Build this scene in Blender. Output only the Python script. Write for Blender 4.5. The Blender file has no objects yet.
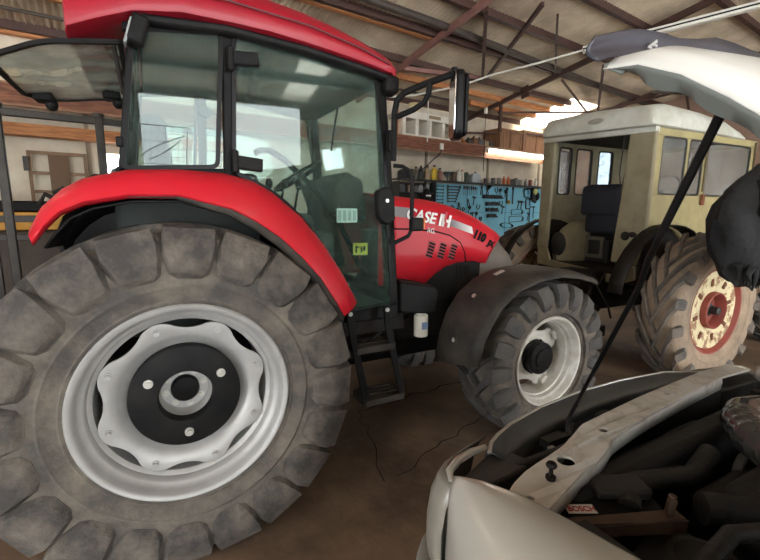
import bpy, bmesh, math, random
from mathutils import Vector as V, Matrix
random.seed(7)
R_ = math.radians
C = bpy.context.scene.collection
PI = math.pi

# ---------------------------------------------------------------- materials
def lin(c):
    return tuple(((x/255)/12.92 if x/255 <= .04045 else ((x/255+.055)/1.055)**2.4) for x in c)
MATS = {}
def mat(name, rgb, rough=.6, metal=0., rgb2=None, scale=6., amt=.6, bump=0., bscale=30., coat=0., detail=5., lo=.35, hi=.7, rvar=0., spec=None):
    if name in MATS: return MATS[name]
    m = bpy.data.materials.new(name); m.use_nodes = True
    nt = m.node_tree; b = nt.nodes['Principled BSDF']
    b.inputs['Roughness'].default_value = rough; b.inputs['Metallic'].default_value = metal
    if spec is not None: b.inputs['Specular IOR Level'].default_value = spec
    if coat:
        b.inputs['Coat Weight'].default_value = coat; b.inputs['Coat Roughness'].default_value = .08
    c1 = lin(rgb)+(1,)
    b.inputs['Base Color'].default_value = c1
    tc = nt.nodes.new('ShaderNodeTexCoord')
    if rgb2:
        n = nt.nodes.new('ShaderNodeTexNoise'); n.inputs['Scale'].default_value = scale; n.inputs['Detail'].default_value = detail
        n.inputs['Roughness'].default_value = .65
        nt.links.new(tc.outputs['Object'], n.inputs['Vector'])
        r = nt.nodes.new('ShaderNodeMapRange'); r.inputs[1].default_value = lo; r.inputs[2].default_value = hi
        r.inputs[4].default_value = amt
        nt.links.new(n.outputs['Fac'], r.inputs[0])
        x = nt.nodes.new('ShaderNodeMix'); x.data_type = 'RGBA'
        x.inputs[6].default_value = c1; x.inputs[7].default_value = lin(rgb2)+(1,)
        nt.links.new(r.outputs[0], x.inputs[0]); nt.links.new(x.outputs[2], b.inputs['Base Color'])
        if rvar:
            q = nt.nodes.new('ShaderNodeMapRange'); q.inputs[3].default_value = rough; q.inputs[4].default_value = rough+rvar
            nt.links.new(n.outputs['Fac'], q.inputs[0]); nt.links.new(q.outputs[0], b.inputs['Roughness'])
    if bump:
        n2 = nt.nodes.new('ShaderNodeTexNoise'); n2.inputs['Scale'].default_value = bscale; n2.inputs['Detail'].default_value = 6
        nt.links.new(tc.outputs['Object'], n2.inputs['Vector'])
        bp = nt.nodes.new('ShaderNodeBump'); bp.inputs['Strength'].default_value = bump; bp.inputs['Distance'].default_value = .02
        nt.links.new(n2.outputs['Fac'], bp.inputs['Height']); nt.links.new(bp.outputs[0], b.inputs['Normal'])
    MATS[name] = m
    return m
def wood(name, rgb, rgb2, axis=0, scale=3.):
    if name in MATS: return MATS[name]
    m = bpy.data.materials.new(name); m.use_nodes = True
    nt = m.node_tree; b = nt.nodes['Principled BSDF']; b.inputs['Roughness'].default_value = .75
    tc = nt.nodes.new('ShaderNodeTexCoord'); mp = nt.nodes.new('ShaderNodeMapping')
    s = [14., 14., 14.]; s[axis] = 1.
    mp.inputs['Scale'].default_value = s
    nt.links.new(tc.outputs['Object'], mp.inputs[0])
    n = nt.nodes.new('ShaderNodeTexNoise'); n.inputs['Scale'].default_value = scale; n.inputs['Detail'].default_value = 6
    nt.links.new(mp.outputs[0], n.inputs['Vector'])
    x = nt.nodes.new('ShaderNodeMix'); x.data_type = 'RGBA'
    x.inputs[6].default_value = lin(rgb)+(1,); x.inputs[7].default_value = lin(rgb2)+(1,)
    r = nt.nodes.new('ShaderNodeMapRange'); r.inputs[1].default_value = .35; r.inputs[2].default_value = .65
    nt.links.new(n.outputs['Fac'], r.inputs[0]); nt.links.new(r.outputs[0], x.inputs[0]); nt.links.new(x.outputs[2], b.inputs['Base Color'])
    MATS[name] = m
    return m
def glass(name, tint=(.80,.90,.86), dust=.06, dustcol=(200,205,200), rough=.02, scale=5., ior=1.45):
    if name in MATS: return MATS[name]
    m = bpy.data.materials.new(name); m.use_nodes = True
    nt = m.node_tree; nt.nodes.clear()
    out = nt.nodes.new('ShaderNodeOutputMaterial')
    tr = nt.nodes.new('ShaderNodeBsdfTransparent'); tr.inputs[0].default_value = tint+(1,)
    gl = nt.nodes.new('ShaderNodeBsdfGlossy'); gl.inputs['Roughness'].default_value = rough
    df = nt.nodes.new('ShaderNodeBsdfDiffuse'); df.inputs[0].default_value = lin(dustcol)+(1,)
    fr = nt.nodes.new('ShaderNodeFresnel'); ge = nt.nodes.new('ShaderNodeNewGeometry'); m_a = nt.nodes.new('ShaderNodeMath'); m_a.operation = 'MULTIPLY_ADD'; m_a.inputs[1].default_value = -2.; m_a.inputs[2].default_value = 1.
    m_p = nt.nodes.new('ShaderNodeMath'); m_p.operation = 'POWER'; m_p.inputs[0].default_value = ior
    nt.links.new(ge.outputs['Backfacing'], m_a.inputs[0]); nt.links.new(m_a.outputs[0], m_p.inputs[1]); nt.links.new(m_p.outputs[0], fr.inputs[0])
    m1 = nt.nodes.new('ShaderNodeMixShader'); m2 = nt.nodes.new('ShaderNodeMixShader')
    nt.links.new(fr.outputs[0], m1.inputs[0]); nt.links.new(tr.outputs[0], m1.inputs[1]); nt.links.new(gl.outputs[0], m1.inputs[2])
    tc = nt.nodes.new('ShaderNodeTexCoord'); n = nt.nodes.new('ShaderNodeTexNoise'); n.inputs['Scale'].default_value = scale; n.inputs['Detail'].default_value = 6
    nt.links.new(tc.outputs['Object'], n.inputs['Vector'])
    r = nt.nodes.new('ShaderNodeMapRange'); r.inputs[1].default_value = .35; r.inputs[2].default_value = .75; r.inputs[3].default_value = dust*.4; r.inputs[4].default_value = dust*1.9
    nt.links.new(n.outputs['Fac'], r.inputs[0]); nt.links.new(r.outputs[0], m2.inputs[0])
    nt.links.new(m1.outputs[0], m2.inputs[1]); nt.links.new(df.outputs[0], m2.inputs[2]); nt.links.new(m2.outputs[0], out.inputs[0])
    MATS[name] = m
    return m
def emit(name, rgb, s):
    m = bpy.data.materials.new(name); m.use_nodes = True
    b = m.node_tree.nodes['Principled BSDF']
    b.inputs['Base Color'].default_value = lin(rgb)+(1,)
    b.inputs['Emission Color'].default_value = lin(rgb)+(1,); b.inputs['Emission Strength'].default_value = s
    return m

# ---------------------------------------------------------------- mesh builder
class MB:
    def __init__(s): s.v = []; s.f = []
    def add(s, vs, fs):
        o = len(s.v); s.v += [V(p) for p in vs]; s.f += [tuple(i+o for i in f) for f in fs]; return s
    def box(s, c, d, rot=None):
        x, y, z = d[0]/2, d[1]/2, d[2]/2
        vs = [V((i*x, j*y, k*z)) for k in (-1, 1) for j in (-1, 1) for i in (-1, 1)]
        if rot: vs = [rot @ p for p in vs]
        vs = [p+V(c) for p in vs]
        return s.add(vs, [(0,2,3,1),(4,5,7,6),(0,1,5,4),(2,6,7,3),(0,4,6,2),(1,3,7,5)])
    def bar(s, p, q, w, h, up=(0,0,1)):
        p, q = V(p), V(q); d = (q-p).normalized(); u = V(up)
        r = d.cross(u)
        if r.length < 1e-4: r = d.cross(V((1,0,0)))
        r.normalize(); u = r.cross(d)
        vs = [a+r*i*w/2+u*j*h/2 for a in (p, q) for j in (-1, 1) for i in (-1, 1)]
        return s.add(vs, [(0,2,3,1),(4,5,7,6),(0,1,5,4),(2,6,7,3),(0,4,6,2),(1,3,7,5)])
    def loft(s, secs, closed=True, caps=True, loop=False):
        n = len(secs[0]); o = len(s.v)
        for q in secs: s.v += [V(p) for p in q]
        m = len(secs)
        for i in range(m if loop else m-1):
            a = o+i*n; b = o+((i+1) % m)*n
            for j in range(n if closed else n-1):
                k = (j+1) % n
                s.f.append((a+j, a+k, b+k, b+j))
        if caps and closed and not loop:
            s.f.append(tuple(o+j for j in range(n))); s.f.append(tuple(o+(m-1)*n+j for j in reversed(range(n))))
        return s
    def tube(s, pts, r, n=10, loop=False, caps=True):
        P = [V(p) for p in pts]; m = len(P); secs = []
        up = None
        for i in range(m):
            if loop: t = P[(i+1) % m]-P[i-1]
            else: t = P[min(i+1, m-1)]-P[max(i-1, 0)]
            t.normalize()
            if up is None:
                up = t.orthogonal().normalized()
            up = (up-t*up.dot(t))
            if up.length < 1e-5: up = t.orthogonal()
            up.normalize(); w = t.cross(up)
            rr = r[i] if isinstance(r, (list, tuple)) else r
            secs.append([P[i]+up*rr*math.cos(2*PI*k/n)+w*rr*math.sin(2*PI*k/n) for k in range(n)])
        return s.loft(secs, True, caps, loop)
    def cyl(s, p, q, r, n=16, r2=None):
        return s.tube([p, q], [r, r if r2 is None else r2], n)
    def lathe(s, prof, n=48, o=(0,0,0), axis=(0,-1,0), loop=False, caps=False):
        # prof: (radius, distance along axis)
        o = V(o); a = V(axis).normalized(); u = a.orthogonal().normalized(); w = a.cross(u)
        base = len(s.v); k = len(prof)
        for i in range(n):
            t = 2*PI*i/n
            for r, h in prof: s.v.append(o+a*h+(u*math.cos(t)+w*math.sin(t))*r)
        for i in range(n):
            j = (i+1) % n
            for m in range(k if loop else k-1):
                q = (m+1) % k
                s.f.append((base+i*k+m, base+j*k+m, base+j*k+q, base+i*k+q))
        if caps:
            s.f.append(tuple(base+i*k for i in range(n))); s.f.append(tuple(base+i*k+k-1 for i in reversed(range(n))))
        return s
    def prism(s, poly, fn, t0, t1):
        # poly 2D; fn(x,y,t)->3D
        n = len(poly); o = len(s.v)
        for t in (t0, t1): s.v += [V(fn(x, y, t)) for x, y in poly]
        s.f.append(tuple(o+i for i in range(n))); s.f.append(tuple(o+n+i for i in reversed(range(n))))
        for i in range(n): s.f.append((o+i, o+(i+1) % n, o+n+(i+1) % n, o+n+i))
        return s
    def ring(s, outer, inner, fn, t0, t1):
        # frame between two equal-length loops, extruded
        n = len(outer)
        a = [[fn(*outer[i], t0), fn(*outer[i], t1), fn(*inner[i], t1), fn(*inner[i], t0)] for i in range(n)]
        return s.loft(a, True, False, True)
    def ball(s, c, r, n=14, m=8):
        rx, ry, rz = r if isinstance(r, (tuple, list)) else (r, r, r)
        o = len(s.v); c = V(c)
        s.v.append(c+V((0,0,-rz)))
        for i in range(1, m):
            t = -PI/2+PI*i/m
            for j in range(n):
                p = 2*PI*j/n; s.v.append(c+V((rx*math.cos(t)*math.cos(p), ry*math.cos(t)*math.sin(p), rz*math.sin(t))))
        s.v.append(c+V((0,0,rz)))
        for j in range(n): s.f.append((o, o+1+(j+1) % n, o+1+j))
        for i in range(m-2):
            for j in range(n):
                a = o+1+i*n; s.f.append((a+j, a+(j+1) % n, a+n+(j+1) % n, a+n+j))
        e = o+1+(m-2)*n; top = len(s.v)-1
        for j in range(n): s.f.append((e+j, e+(j+1) % n, top))
        return s
    def xf(s, M):
        s.v = [M @ p for p in s.v]; return s
    def join(s, o, M=None):
        return s.add([M @ p for p in o.v] if M else o.v, o.f)

def wloc(o):
    p = V((0,0,0))
    while o is not None:
        p = p+o.location; o = o.parent
    return p
def obj(name, mb, m, parent=None, bevel=0, smooth=35, loc=None, subs=0, solid=0, label=None, m2=None, merge=False):
    me = bpy.data.meshes.new(name)
    off = wloc(parent) if parent else (V(loc) if loc is not None else V((0,0,0)))
    me.from_pydata([tuple(p-off) for p in mb.v], [], mb.f); me.update()
    bm = bmesh.new(); bm.from_mesh(me)
    if merge: bmesh.ops.remove_doubles(bm, verts=bm.verts, dist=2e-4)
    bmesh.ops.recalc_face_normals(bm, faces=bm.faces); bm.to_mesh(me); bm.free()
    if smooth:
        me.shade_smooth(); me.set_sharp_from_angle(angle=R_(smooth))
    o = bpy.data.objects.new(name, me); C.objects.link(o)
    me.materials.append(m)
    if m2:
        me.materials.append(m2[0])
        for p in me.polygons[m2[1]:]: p.material_index = 1
    if parent: o.parent = parent
    elif loc is not None: o.location = loc
    if solid:
        d = o.modifiers.new('solid', 'SOLIDIFY'); d.thickness = solid; d.offset = 0
    if bevel:
        d = o.modifiers.new('bevel', 'BEVEL'); d.width = bevel; d.segments = 2; d.limit_method = 'ANGLE'; d.angle_limit = R_(40)
    if subs:
        d = o.modifiers.new('subs', 'SUBSURF'); d.levels = subs; d.render_levels = subs
    if label: o['label'] = label
    return o
def thing(name, label, cat, loc=(0,0,0), group=None):
    o = bpy.data.objects.new(name, None); C.objects.link(o); o.location = loc; o.empty_display_size = .1
    o['label'] = label; o['category'] = cat
    if group: o['group'] = group
    return o
def tag(o, label, cat, group=None):
    o['label'] = label; o['category'] = cat
    if group: o['group'] = group
    return o
def struct(name, mb, m, **k):
    o = obj(name, mb, m, **k); o['kind'] = 'structure'; return o
def text(name, body, size, m, parent, pos, xdir, ydir, shear=0., ext=.002, sx=1., weight=0., label=None):
    cu = bpy.data.curves.new(name, 'FONT'); cu.body = body; cu.size = size; cu.extrude = ext; cu.shear = shear; cu.offset = weight
    cu.align_x = 'LEFT'
    tmp = bpy.data.objects.new(name+'_src', cu); C.objects.link(tmp)
    bpy.context.view_layer.update()
    me = bpy.data.meshes.new_from_object(tmp.evaluated_get(bpy.context.evaluated_depsgraph_get()))
    bpy.data.objects.remove(tmp); me.name = name
    x = V(xdir).normalized(); y = V(ydir); y = (y-x*y.dot(x)).normalized(); z = x.cross(y)
    off = V(pos)-wloc(parent)
    for v in me.vertices:
        c = v.co.copy(); v.co = off+x*c.x*sx+y*c.y+z*c.z
    me.materials.clear(); me.materials.append(m)
    o = bpy.data.objects.new(name, me); C.objects.link(o); o.parent = parent
    if label: o['label'] = label
    return o

# shed frame: d along the back wall, n away from the camera, 5.8 degrees off the tractor's axis
SA = R_(5.8)
DW = V((math.cos(SA), math.sin(SA), 0)); NW = V((-math.sin(SA), math.cos(SA), 0))
def S(d, n, z): return DW*d+NW*n+V((0,0,z))
SM = Matrix(((DW.x, NW.x, 0), (DW.y, NW.y, 0), (0, 0, 1)))
TS = math.tan(R_(10)); TF = math.tan(R_(4)); RIDGE = -.4
def roofz(n):
    return 4.6-TS*n if n > RIDGE else 4.6-TS*RIDGE-TF*(RIDGE-n)

# ---------------------------------------------------------------- palette
m_rubber = mat('tyre_rubber', (74,70,66), .85, 0, (136,126,112), 5., .75, .45, 30., lo=.38, hi=.72)
m_lug = mat('tyre_lug', (60,56,53), .8, 0, (124,115,103), 6., .75, .5, 30., lo=.4, hi=.72)
m_lugd = mat('tyre_lug_dark', (54,53,52), .75, 0, (92,86,80), 7., .7, .3, 40.)
m_lugy = mat('tyre_lug_old', (74,70,67), .8, 0, (128,114,98), 6., .7, .3, 40.)
m_rubber_f = mat('tyre_rubber_dark', (58,54,51), .85, 0, (126,115,101), 5., .75, .3, 40.)
m_rubber_y = mat('tyre_rubber_old', (128,112,96), .95, 0, (168,146,122), 5., .85, .4, 35.)
m_red = mat('red_paint', (200,28,44), .42, 0, (186,52,58), 4., .4, coat=.06, spec=.25)
m_redroof = mat('red_roof_paint', (160,22,40), .42, 0, (138,30,46), 3., .5, coat=.12, spec=.35)
m_silver = mat('silver_rim_paint', (178,177,174), .45, .3, (148,146,142), 8., .5, .05, 60.)
m_whiterim = mat('pale_rim_paint', (206,204,196), .45, .15, (150,140,122), 9., .6)
m_black = mat('black_plastic', (19,19,20), .55, 0, (40,38,36), 8., .6, spec=.16)
m_blackdull = mat('black_rubbery_plastic', (44,42,40), .6, 0, (88,80,70), 5., .65, .1, 60., spec=.25)
m_blackgloss = mat('black_gloss', (14,14,15), .35, 0, (30,28,27), 8., .4, spec=.16)
m_dark = mat('dark_metal', (28,26,25), .65, .1, (52,45,40), 7., .6, .1, 40., spec=.2)
m_taupe = mat('dusty_grille_grey', (96,88,80), .6, 0, (120,110,98), 6., .6)
m_steel = mat('bright_steel', (190,190,188), .35, .8)
m_boltmet = mat('zinc_bolt', (196,194,186), .4, .5)
m_head = mat('cab_lining', (78,82,80), .8, 0, (60,60,58), 6., .5)
m_white = mat('white_lettering', (240,240,238), .5)
m_decalg = mat('grey_stripe', (120,116,118), .5)
m_blacktext = mat('black_lettering', (22,19,20), .6, spec=.1)
m_cab_y = mat('cream_yellow_paint', (166,154,106), .55, 0, (134,120,86), 4., .8, .06, 30.)
m_cab_g = mat('grey_khaki_paint', (146,138,112), .6, 0, (116,104,80), 3.5, .8, .08, 25.)
m_cab_w = mat('dusty_white_roof', (206,208,198), .55, 0, (168,164,146), 3.5, .8, .05, 30.)
m_rust = mat('rust', (120,70,44), .85, 0, (80,48,34), 9., .8, .2, 50.)
m_creamrim = mat('chipped_cream_rim', (214,200,158), .65, 0, (140,100,72), 11., .95, .1, 60., lo=.5, hi=.58)
m_redrim = mat('old_red_rim', (146,66,54), .7, 0, (112,60,46), 10., .7)
m_car = mat('champagne_car_paint', (192,188,178), .34, .2, (182,178,168), 300., .5, coat=.6)
m_carwhite = mat('white_car_paint', (232,232,226), .3, 0, (222,222,216), 4., .4, coat=.5)
m_member = mat('worn_pale_panel', (222,219,210), .36, .15, (150,138,118), 9., .7, .06, 30., lo=.52, hi=.75)
m_under = mat('shade_grey_panel', (122,128,124), .55, 0, (104,108,104), 5., .6)  # primer grey of the inner panel; on the flange it paints shade
m_engine = mat('engine_black', (22,22,23), .6, 0, (42,39,35), 7., .6, .15, 50.)
m_engine2 = mat('engine_grey', (44,44,44), .55, .2, (66,60,54), 9., .6, .15, 60.)
m_lens = mat('smoky_lamp_lens', (128,124,116), .3, 0, (152,144,130), 12., .6, coat=.15)
m_glass = glass('cab_glass', (.82,.93,.89), .022, (190,214,206))
m_glassd = glass('door_glass', (.87,.96,.93), .035, (176,208,196), scale=3.)
m_glassb = glass('cab_glass_far', (.93,.98,.97), .03, (206,226,226))
m_glass2 = glass('old_glass', (.88,.89,.87), .12, (200,204,200), .06)
m_glass3 = glass('clear_old_glass', (.93,.95,.95), .07, (214,222,226), .04)
m_glassr = glass('raised_glass_haze', (.93,.97,.95), .40, (222,236,228))  # heavy pale coat stands in for bright reflections on the raised window
# ================================================================ setting
def srange(a, b, n): return [a+(b-a)*i/n for i in range(n+1)]
m_floor = mat('oily_earth_floor', (132,108,86), .78, 0, (78,62,50), 1.1, .95, .35, 12., lo=.36, hi=.62, rvar=-.2)
m_wallc = mat('cream_wall_board', (224,213,192), .85, 0, (176,158,132), 1.6, .7, .05, 12.)
m_wallt = mat('tan_block_wall', (160,132,114), .9, 0, (130,104,88), 2.2, .8, .15, 14.)
m_walld = mat('dull_shed_wall', (120,104,90), .9, 0, (92,80,70), 1.5, .7, .1, 10.)
m_sheet = mat('weathered_roof_sheet', (222,204,176), .65, .05, (140,122,104), .9, .7, .0, lo=.35, hi=.65)
m_brownwood = wood('red_brown_beam', (138,90,66), (100,62,46))
m_orangewood = wood('orange_pine', (204,140,88), (164,104,64))
m_mezz = wood('mezzanine_board', (166,128,98), (122,90,70))
m_steelb = mat('brown_painted_steel', (84,58,50), .6, .1, (60,44,40), 5., .7)
m_steelp = mat('pinkish_primer_steel', (150,108,98), .6, .1, (110,76,70), 5., .7)
m_pipe = mat('dark_pipe', (84,74,66), .55, .2, (58,50,46), 6., .6)
m_sky = None
def skymat():
    m = bpy.data.materials.new('translucent_sheet'); m.use_nodes = True
    nt = m.node_tree; nt.nodes.clear(); o = nt.nodes.new('ShaderNodeOutputMaterial')
    t = nt.nodes.new('ShaderNodeBsdfTranslucent'); t.inputs[0].default_value = (.95,.86,.7,1)
    p = nt.nodes.new('ShaderNodeBsdfTransparent'); p.inputs[0].default_value = (1,.95,.85,1)
    x = nt.nodes.new('ShaderNodeMixShader'); x.inputs[0].default_value = .45
    nt.links.new(t.outputs[0], x.inputs[1]); nt.links.new(p.outputs[0], x.inputs[2]); nt.links.new(x.outputs[0], o.inputs[0])
    return m
m_sky = skymat()

SK0, SK1 = 1.85, 2.45
D0, D1, N0, N1 = -7., 11.2, -8.5, 4.9
f = MB(); f.box((2.1,-1.8,-.05), (18.6,13.8,.1))
f.v = [SM @ p for p in f.v]
struct('floor', f, m_floor, smooth=0)
# cracks in the floor
cr = MB()
def crack(pts, w):
    P = [V((x, y, .0015)) for x, y in pts]
    L = []; Rr = []
    for i, p in enumerate(P):
        t = (P[min(i+1, len(P)-1)]-P[max(i-1, 0)]).normalized(); q = V((-t.y, t.x, 0))
        ww = w*random.uniform(.5, 1.2)
        L.append(p+q*ww); Rr.append(p-q*ww)
    n = len(P); cr.add(L+Rr, [(i, i+1, n+i+1, n+i) for i in range(n-1)])
def wig(a, b, n, j):
    return [(a[0]+(b[0]-a[0])*i/n+random.uniform(-j, j), a[1]+(b[1]-a[1])*i/n+random.uniform(-j, j)) for i in range(n+1)]
crack(wig((1.35,.02), (2.5,.12), 16, .03), .008)
crack(wig((1.2,-.9), (2.3,-.5), 16, .03), .005)
crack(wig((1.35,.02), (1.1,-.9), 12, .03), .005)
o = obj('floor_crack', cr, mat('crack_dirt', (34,28,24), .95), smooth=0); o['kind'] = 'structure'

def corr(d0, d1, n0, n1, off=.05, amp=.017, pitch=.076):
    b = MB(); k = max(2, int((d1-d0)/pitch*6)); ns = [n0]+[x for x in (RIDGE,) if n0 < x < n1]+[n1]
    for i in range(k+1):
        d = d0+(d1-d0)*i/k
        for n in ns: b.v.append(S(d, n, roofz(n)+off+amp*math.sin(2*PI*d/pitch)))
    m = len(ns)
    for i in range(k):
        for j in range(m-1): b.f.append((i*m+j, i*m+j+1, (i+1)*m+j+1, (i+1)*m+j))
    return b
ce = MB()
for a in ((D0,8.6,RIDGE,N1), (8.6,9.75,RIDGE,2.75), (8.6,9.75,4.3,N1), (9.75,D1,RIDGE,N1),
          (D0,SK0,N0,RIDGE), (SK1,D1,N0,RIDGE), (SK0,SK1,-4.3,RIDGE)):
    ce.join(corr(*a))
for n0, n1 in ((-5.75,-5.55), (-7.0,-6.8)): ce.join(corr(SK0, SK1, n0, n1))
struct('ceiling', ce, m_sheet, smooth=60)
# darker lap strips of the roof sheets
sk = corr(8.6,9.75,2.75,4.3); struct('window_roof_light', sk, m_sky, smooth=60)
sk = corr(SK0,SK1,N0,-4.3,off=.052); struct('window_roof_strip', sk, m_sky, smooth=60)

def wall(name, rects, n, m, th=.1):
    b = MB()
    for d0, d1, z0, z1 in rects:
        q = MB(); q.box(((d0+d1)/2, n, (z0+z1)/2), (d1-d0, th, z1-z0)); b.join(q, SM.to_4x4())
    return struct(name, b, m, smooth=0)
# back wall with a small daylight window near the left
wall('wall_back', [(D0,-.24,0,3.85), (-.24,.16,0,2.1), (-.24,.16,2.46,3.85), (.16,10.35,0,3.85), (10.35,11.14,0,2.1), (10.35,11.14,3.4,3.85), (11.14,D1,0,3.85)], 4.35, m_wallc)
g = MB(); g.box((-.04,4.35,2.28), (.4,.01,.36)); g.v = [SM @ p for p in g.v]
struct('window_back', g, glass('dusty_window', (.95,.95,.95), .05), smooth=0)
# front wall (behind the camera) with the big doorway; side doorways added to let in more light
wall('wall_front', [(D0,-5.9,0,4.3), (-3.6,-1.,0,4.3), (2.3,4.6,0,4.3), (8.6,D1,0,4.3), (-5.9,-3.6,3.6,4.3), (-1.,2.3,4.02,4.3), (4.6,8.6,3.6,4.3)], N0, m_walld)
def wall2(name, d, rects, m):
    b = MB()
    for n0, n1, z0, z1 in rects:
        q = MB(); q.box((d, (n0+n1)/2, (z0+z1)/2), (.1, n1-n0, z1-z0)); b.join(q, SM.to_4x4())
    struct(name, b, m, smooth=0)
wall2('wall_right', D1, [(N0,2.95,0,4.75), (2.95,3.55,0,2.1), (2.95,3.55,3.4,4.75), (3.55,N1,0,4.75)], m_wallt)
m_dirty = glass('dirty_window_glass', (.40,.44,.46), .15, (205,214,220))
g = MB(); g.box((10.725,4.35,2.75), (.75,.01,1.3)); g.v = [SM @ p for p in g.v]; struct('window_corner', g, m_dirty, smooth=0)  # this and the next window are added to brighten the old cab's panes
g = MB(); g.box((D1,3.25,2.75), (.01,.6,1.3)); g.v = [SM @ p for p in g.v]; struct('window_right_added', g, m_dirty, smooth=0)
for pts in (((10.35,4.33,2.1),(11.1,4.33,2.1),(11.1,4.33,3.4),(10.35,4.33,3.4)), ((D1-.02,2.95,2.1),(D1-.02,3.55,2.1),(D1-.02,3.55,3.4),(D1-.02,2.95,3.4))):
    g = MB()
    for a, c in zip(pts, pts[1:]+pts[:1]): g.bar(S(*a), S(*c), .06, .06)
    struct('window_frame_added', g, m_steelb, smooth=0)
wall2('wall_left', D0, [(N0,-6,0,4.75), (-6,-2,3.4,4.75), (-2,N1,0,4.75)], m_walld)

# purlins, rafters, pipes of the roof
def roofline(name, n, w, h, m, d0=D0, d1=D1, off=0., n2=None):
    b = MB(); n2 = n if n2 is None else n2
    b.bar(S(d0, n, roofz(n)-off), S(d1, n2, roofz(n2)-off), w, h)
    return struct(name, b, m, smooth=0)
for i, n in enumerate((4.12, 3.32, 2.06, 1.37, .55, -.3, -1.2, -2.6, -4., -5.6, -7.)):
    roofline('purlin', n, .07, .10, m_orangewood if n in (3.32,) else m_steelb, off=0, d1=8.6 if 2.7 < n < 4.2 else D1)
roofline('purlin', 2.16, .08, .07, m_orangewood, d1=4.15, off=-.0)
roofline('purlin', 4.2, .09, .10, m_orangewood, d1=1.8, off=.02)
roofline('purlin', 2.85, .07, .10, m_steelb, d1=8.7)
roofline('purlin', 2.98, .09, .09, m_orangewood, d0=6.95, d1=8.6)
roofline('purlin', 3.7, .09, .09, m_orangewood, d0=6.4, d1=8.6)
b = MB(); b.tube([S(D0,1.6,roofz(1.6)-.04), S(3.8,1.8,roofz(1.8)-.04), S(D1,2.15,roofz(2.1)-.04)], .05, 10)
struct('roof_pipe', b, m_pipe)
b = MB(); b.tube([S(D0,3.72,roofz(3.72)-.02), S(8.6,3.72,roofz(3.72)-.02)], .022, 8)
struct('roof_rod', b, m_pipe)
def truss(d, m):
    b = MB()
    zt = lambda n: roofz(n)-.06
    b.bar(S(d,4.3,zt(4.3)-.02), S(d,RIDGE,zt(RIDGE)-.02), .06, .09)
    b.bar(S(d,RIDGE,zt(RIDGE)-.02), S(d,N0,zt(N0)-.02), .06, .09)
    return struct('roof_rafter', b, m, smooth=0)
truss(4.0, m_steelp); truss(6.92, m_steelb); truss(9.9, m_steelb); truss(1.1, m_steelb); truss(-1.9, m_steelb)
# cross bracing between rafters, in the roof plane and hanging below it
def brace(p, q, m, w=.045, name='roof_brace'):
    b = MB(); b.bar(p, q, w, w*1.2); return struct(name, b, m, smooth=0)
brace(S(4.79,.85,roofz(.85)-.05), S(5.77,2.67,roofz(2.67)-.05), m_steelb)
brace(S(4.09,1.19,roofz(1.19)-.1), S(5.69,2.7,roofz(2.7)-.12), m_steelb, .05)
brace(S(7.37,1.41,roofz(1.41)-.1), S(9.83,2.85,roofz(2.85)-.1), m_steelb, .05)
brace(S(5.2,.9,roofz(.9)-.06), S(6.9,2.05,roofz(2.05)-.06), m_steelb, .03)
brace(S(7.2,2.1,roofz(2.1)-.08), S(9.6,2.95,roofz(2.95)-.08), m_steelb, .03)
brace(S(9.7,2.8,roofz(2.8)-.08), S(10.3,1.5,roofz(1.5)-.08), m_steelb, .04)
brace(S(4.03,2.9,roofz(2.9)-.1), S(5.6,2.62,roofz(2.62)-.1), m_steelp, .05)
brace(S(6.92,3.3,roofz(3.3)-.1), S(6.92,3.3,3.2+.15), m_steelb, .05, 'roof_post')
brace(S(6.9,3.35,3.75), S(9.5,2.7,3.98), m_steelb, .03)
brace(S(6.0,4.0,3.35), S(9.6,3.6,3.6), m_steelb, .035)
brace(S(9.6,1.6,4.2), S(11.1,.4,4.1), m_pipe, .04)
brace(S(9.4,.9,4.2), S(11.1,1.4,3.9), m_steelb, .04)
brace(S(10.2,.2,3.9), S(11.1,1.2,4.2), m_steelb, .04)
b = MB(); b.bar(S(6.92,2.62,roofz(2.6)-.1), S(6.92,2.8,roofz(2.8)-.1), .02, .22); struct('gusset_plate', b, m_steelb, smooth=0)

# mezzanine along the back wall
b = MB(); b.bar(S(D0,3.62,2.975), S(9.4,3.62,2.975), .06, .22); struct('mezzanine_beam', b, m_brownwood, smooth=0)
b = MB(); b.box((1.2,3.97,3.10), (16.4,.66,.03)); b.v = [SM @ p for p in b.v]; struct('mezzanine_floor', b, m_mezz, smooth=0)
b = MB(); b.bar(S(D0,3.6,2.855), S(9.4,3.6,2.855), .03, .025); struct('mezzanine_batten', b, m_mezz, smooth=0)
b = MB(); b.bar(S(D0,4.18,2.69), S(1.6,4.18,2.69), .1, .1); struct('wall_plate', b, m_orangewood, smooth=0)
b = MB(); b.bar(S(D0,4.1,2.60), S(1.6,4.1,2.60), .22, .04); struct('wall_ledge', b, m_orangewood, smooth=0)
for d in (5.74, 7.7, 9.7, -.35):
    b = MB(); b.bar(S(d,4.28,.9), S(d,4.28,3.06), .05, .04, up=NW); struct('wall_stud', b, mat('stud_paint', (150,136,116), .8), smooth=0)

# camera
cam = bpy.data.cameras.new('camera'); co = bpy.data.objects.new('camera', cam); C.objects.link(co)
yw, pt, rl = R_(28.443), R_(-9.269), R_(.412)
F = V((math.sin(yw)*math.cos(pt), math.cos(yw)*math.cos(pt), math.sin(pt)))
Rr = V((math.cos(yw), -math.sin(yw), 0)); U = Rr.cross(F)
R2 = Rr*math.cos(rl)+U*math.sin(rl); U2 = U*math.cos(rl)-Rr*math.sin(rl)
co.matrix_world = Matrix(((R2.x,U2.x,-F.x,-.096), (R2.y,U2.y,-F.y,-3.016), (R2.z,U2.z,-F.z,1.675), (0,0,0,1)))
cam.sensor_width = 36.; cam.lens = 421.175/760*36.; cam.clip_start = .02; cam.clip_end = 200
bpy.context.scene.camera = co

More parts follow.
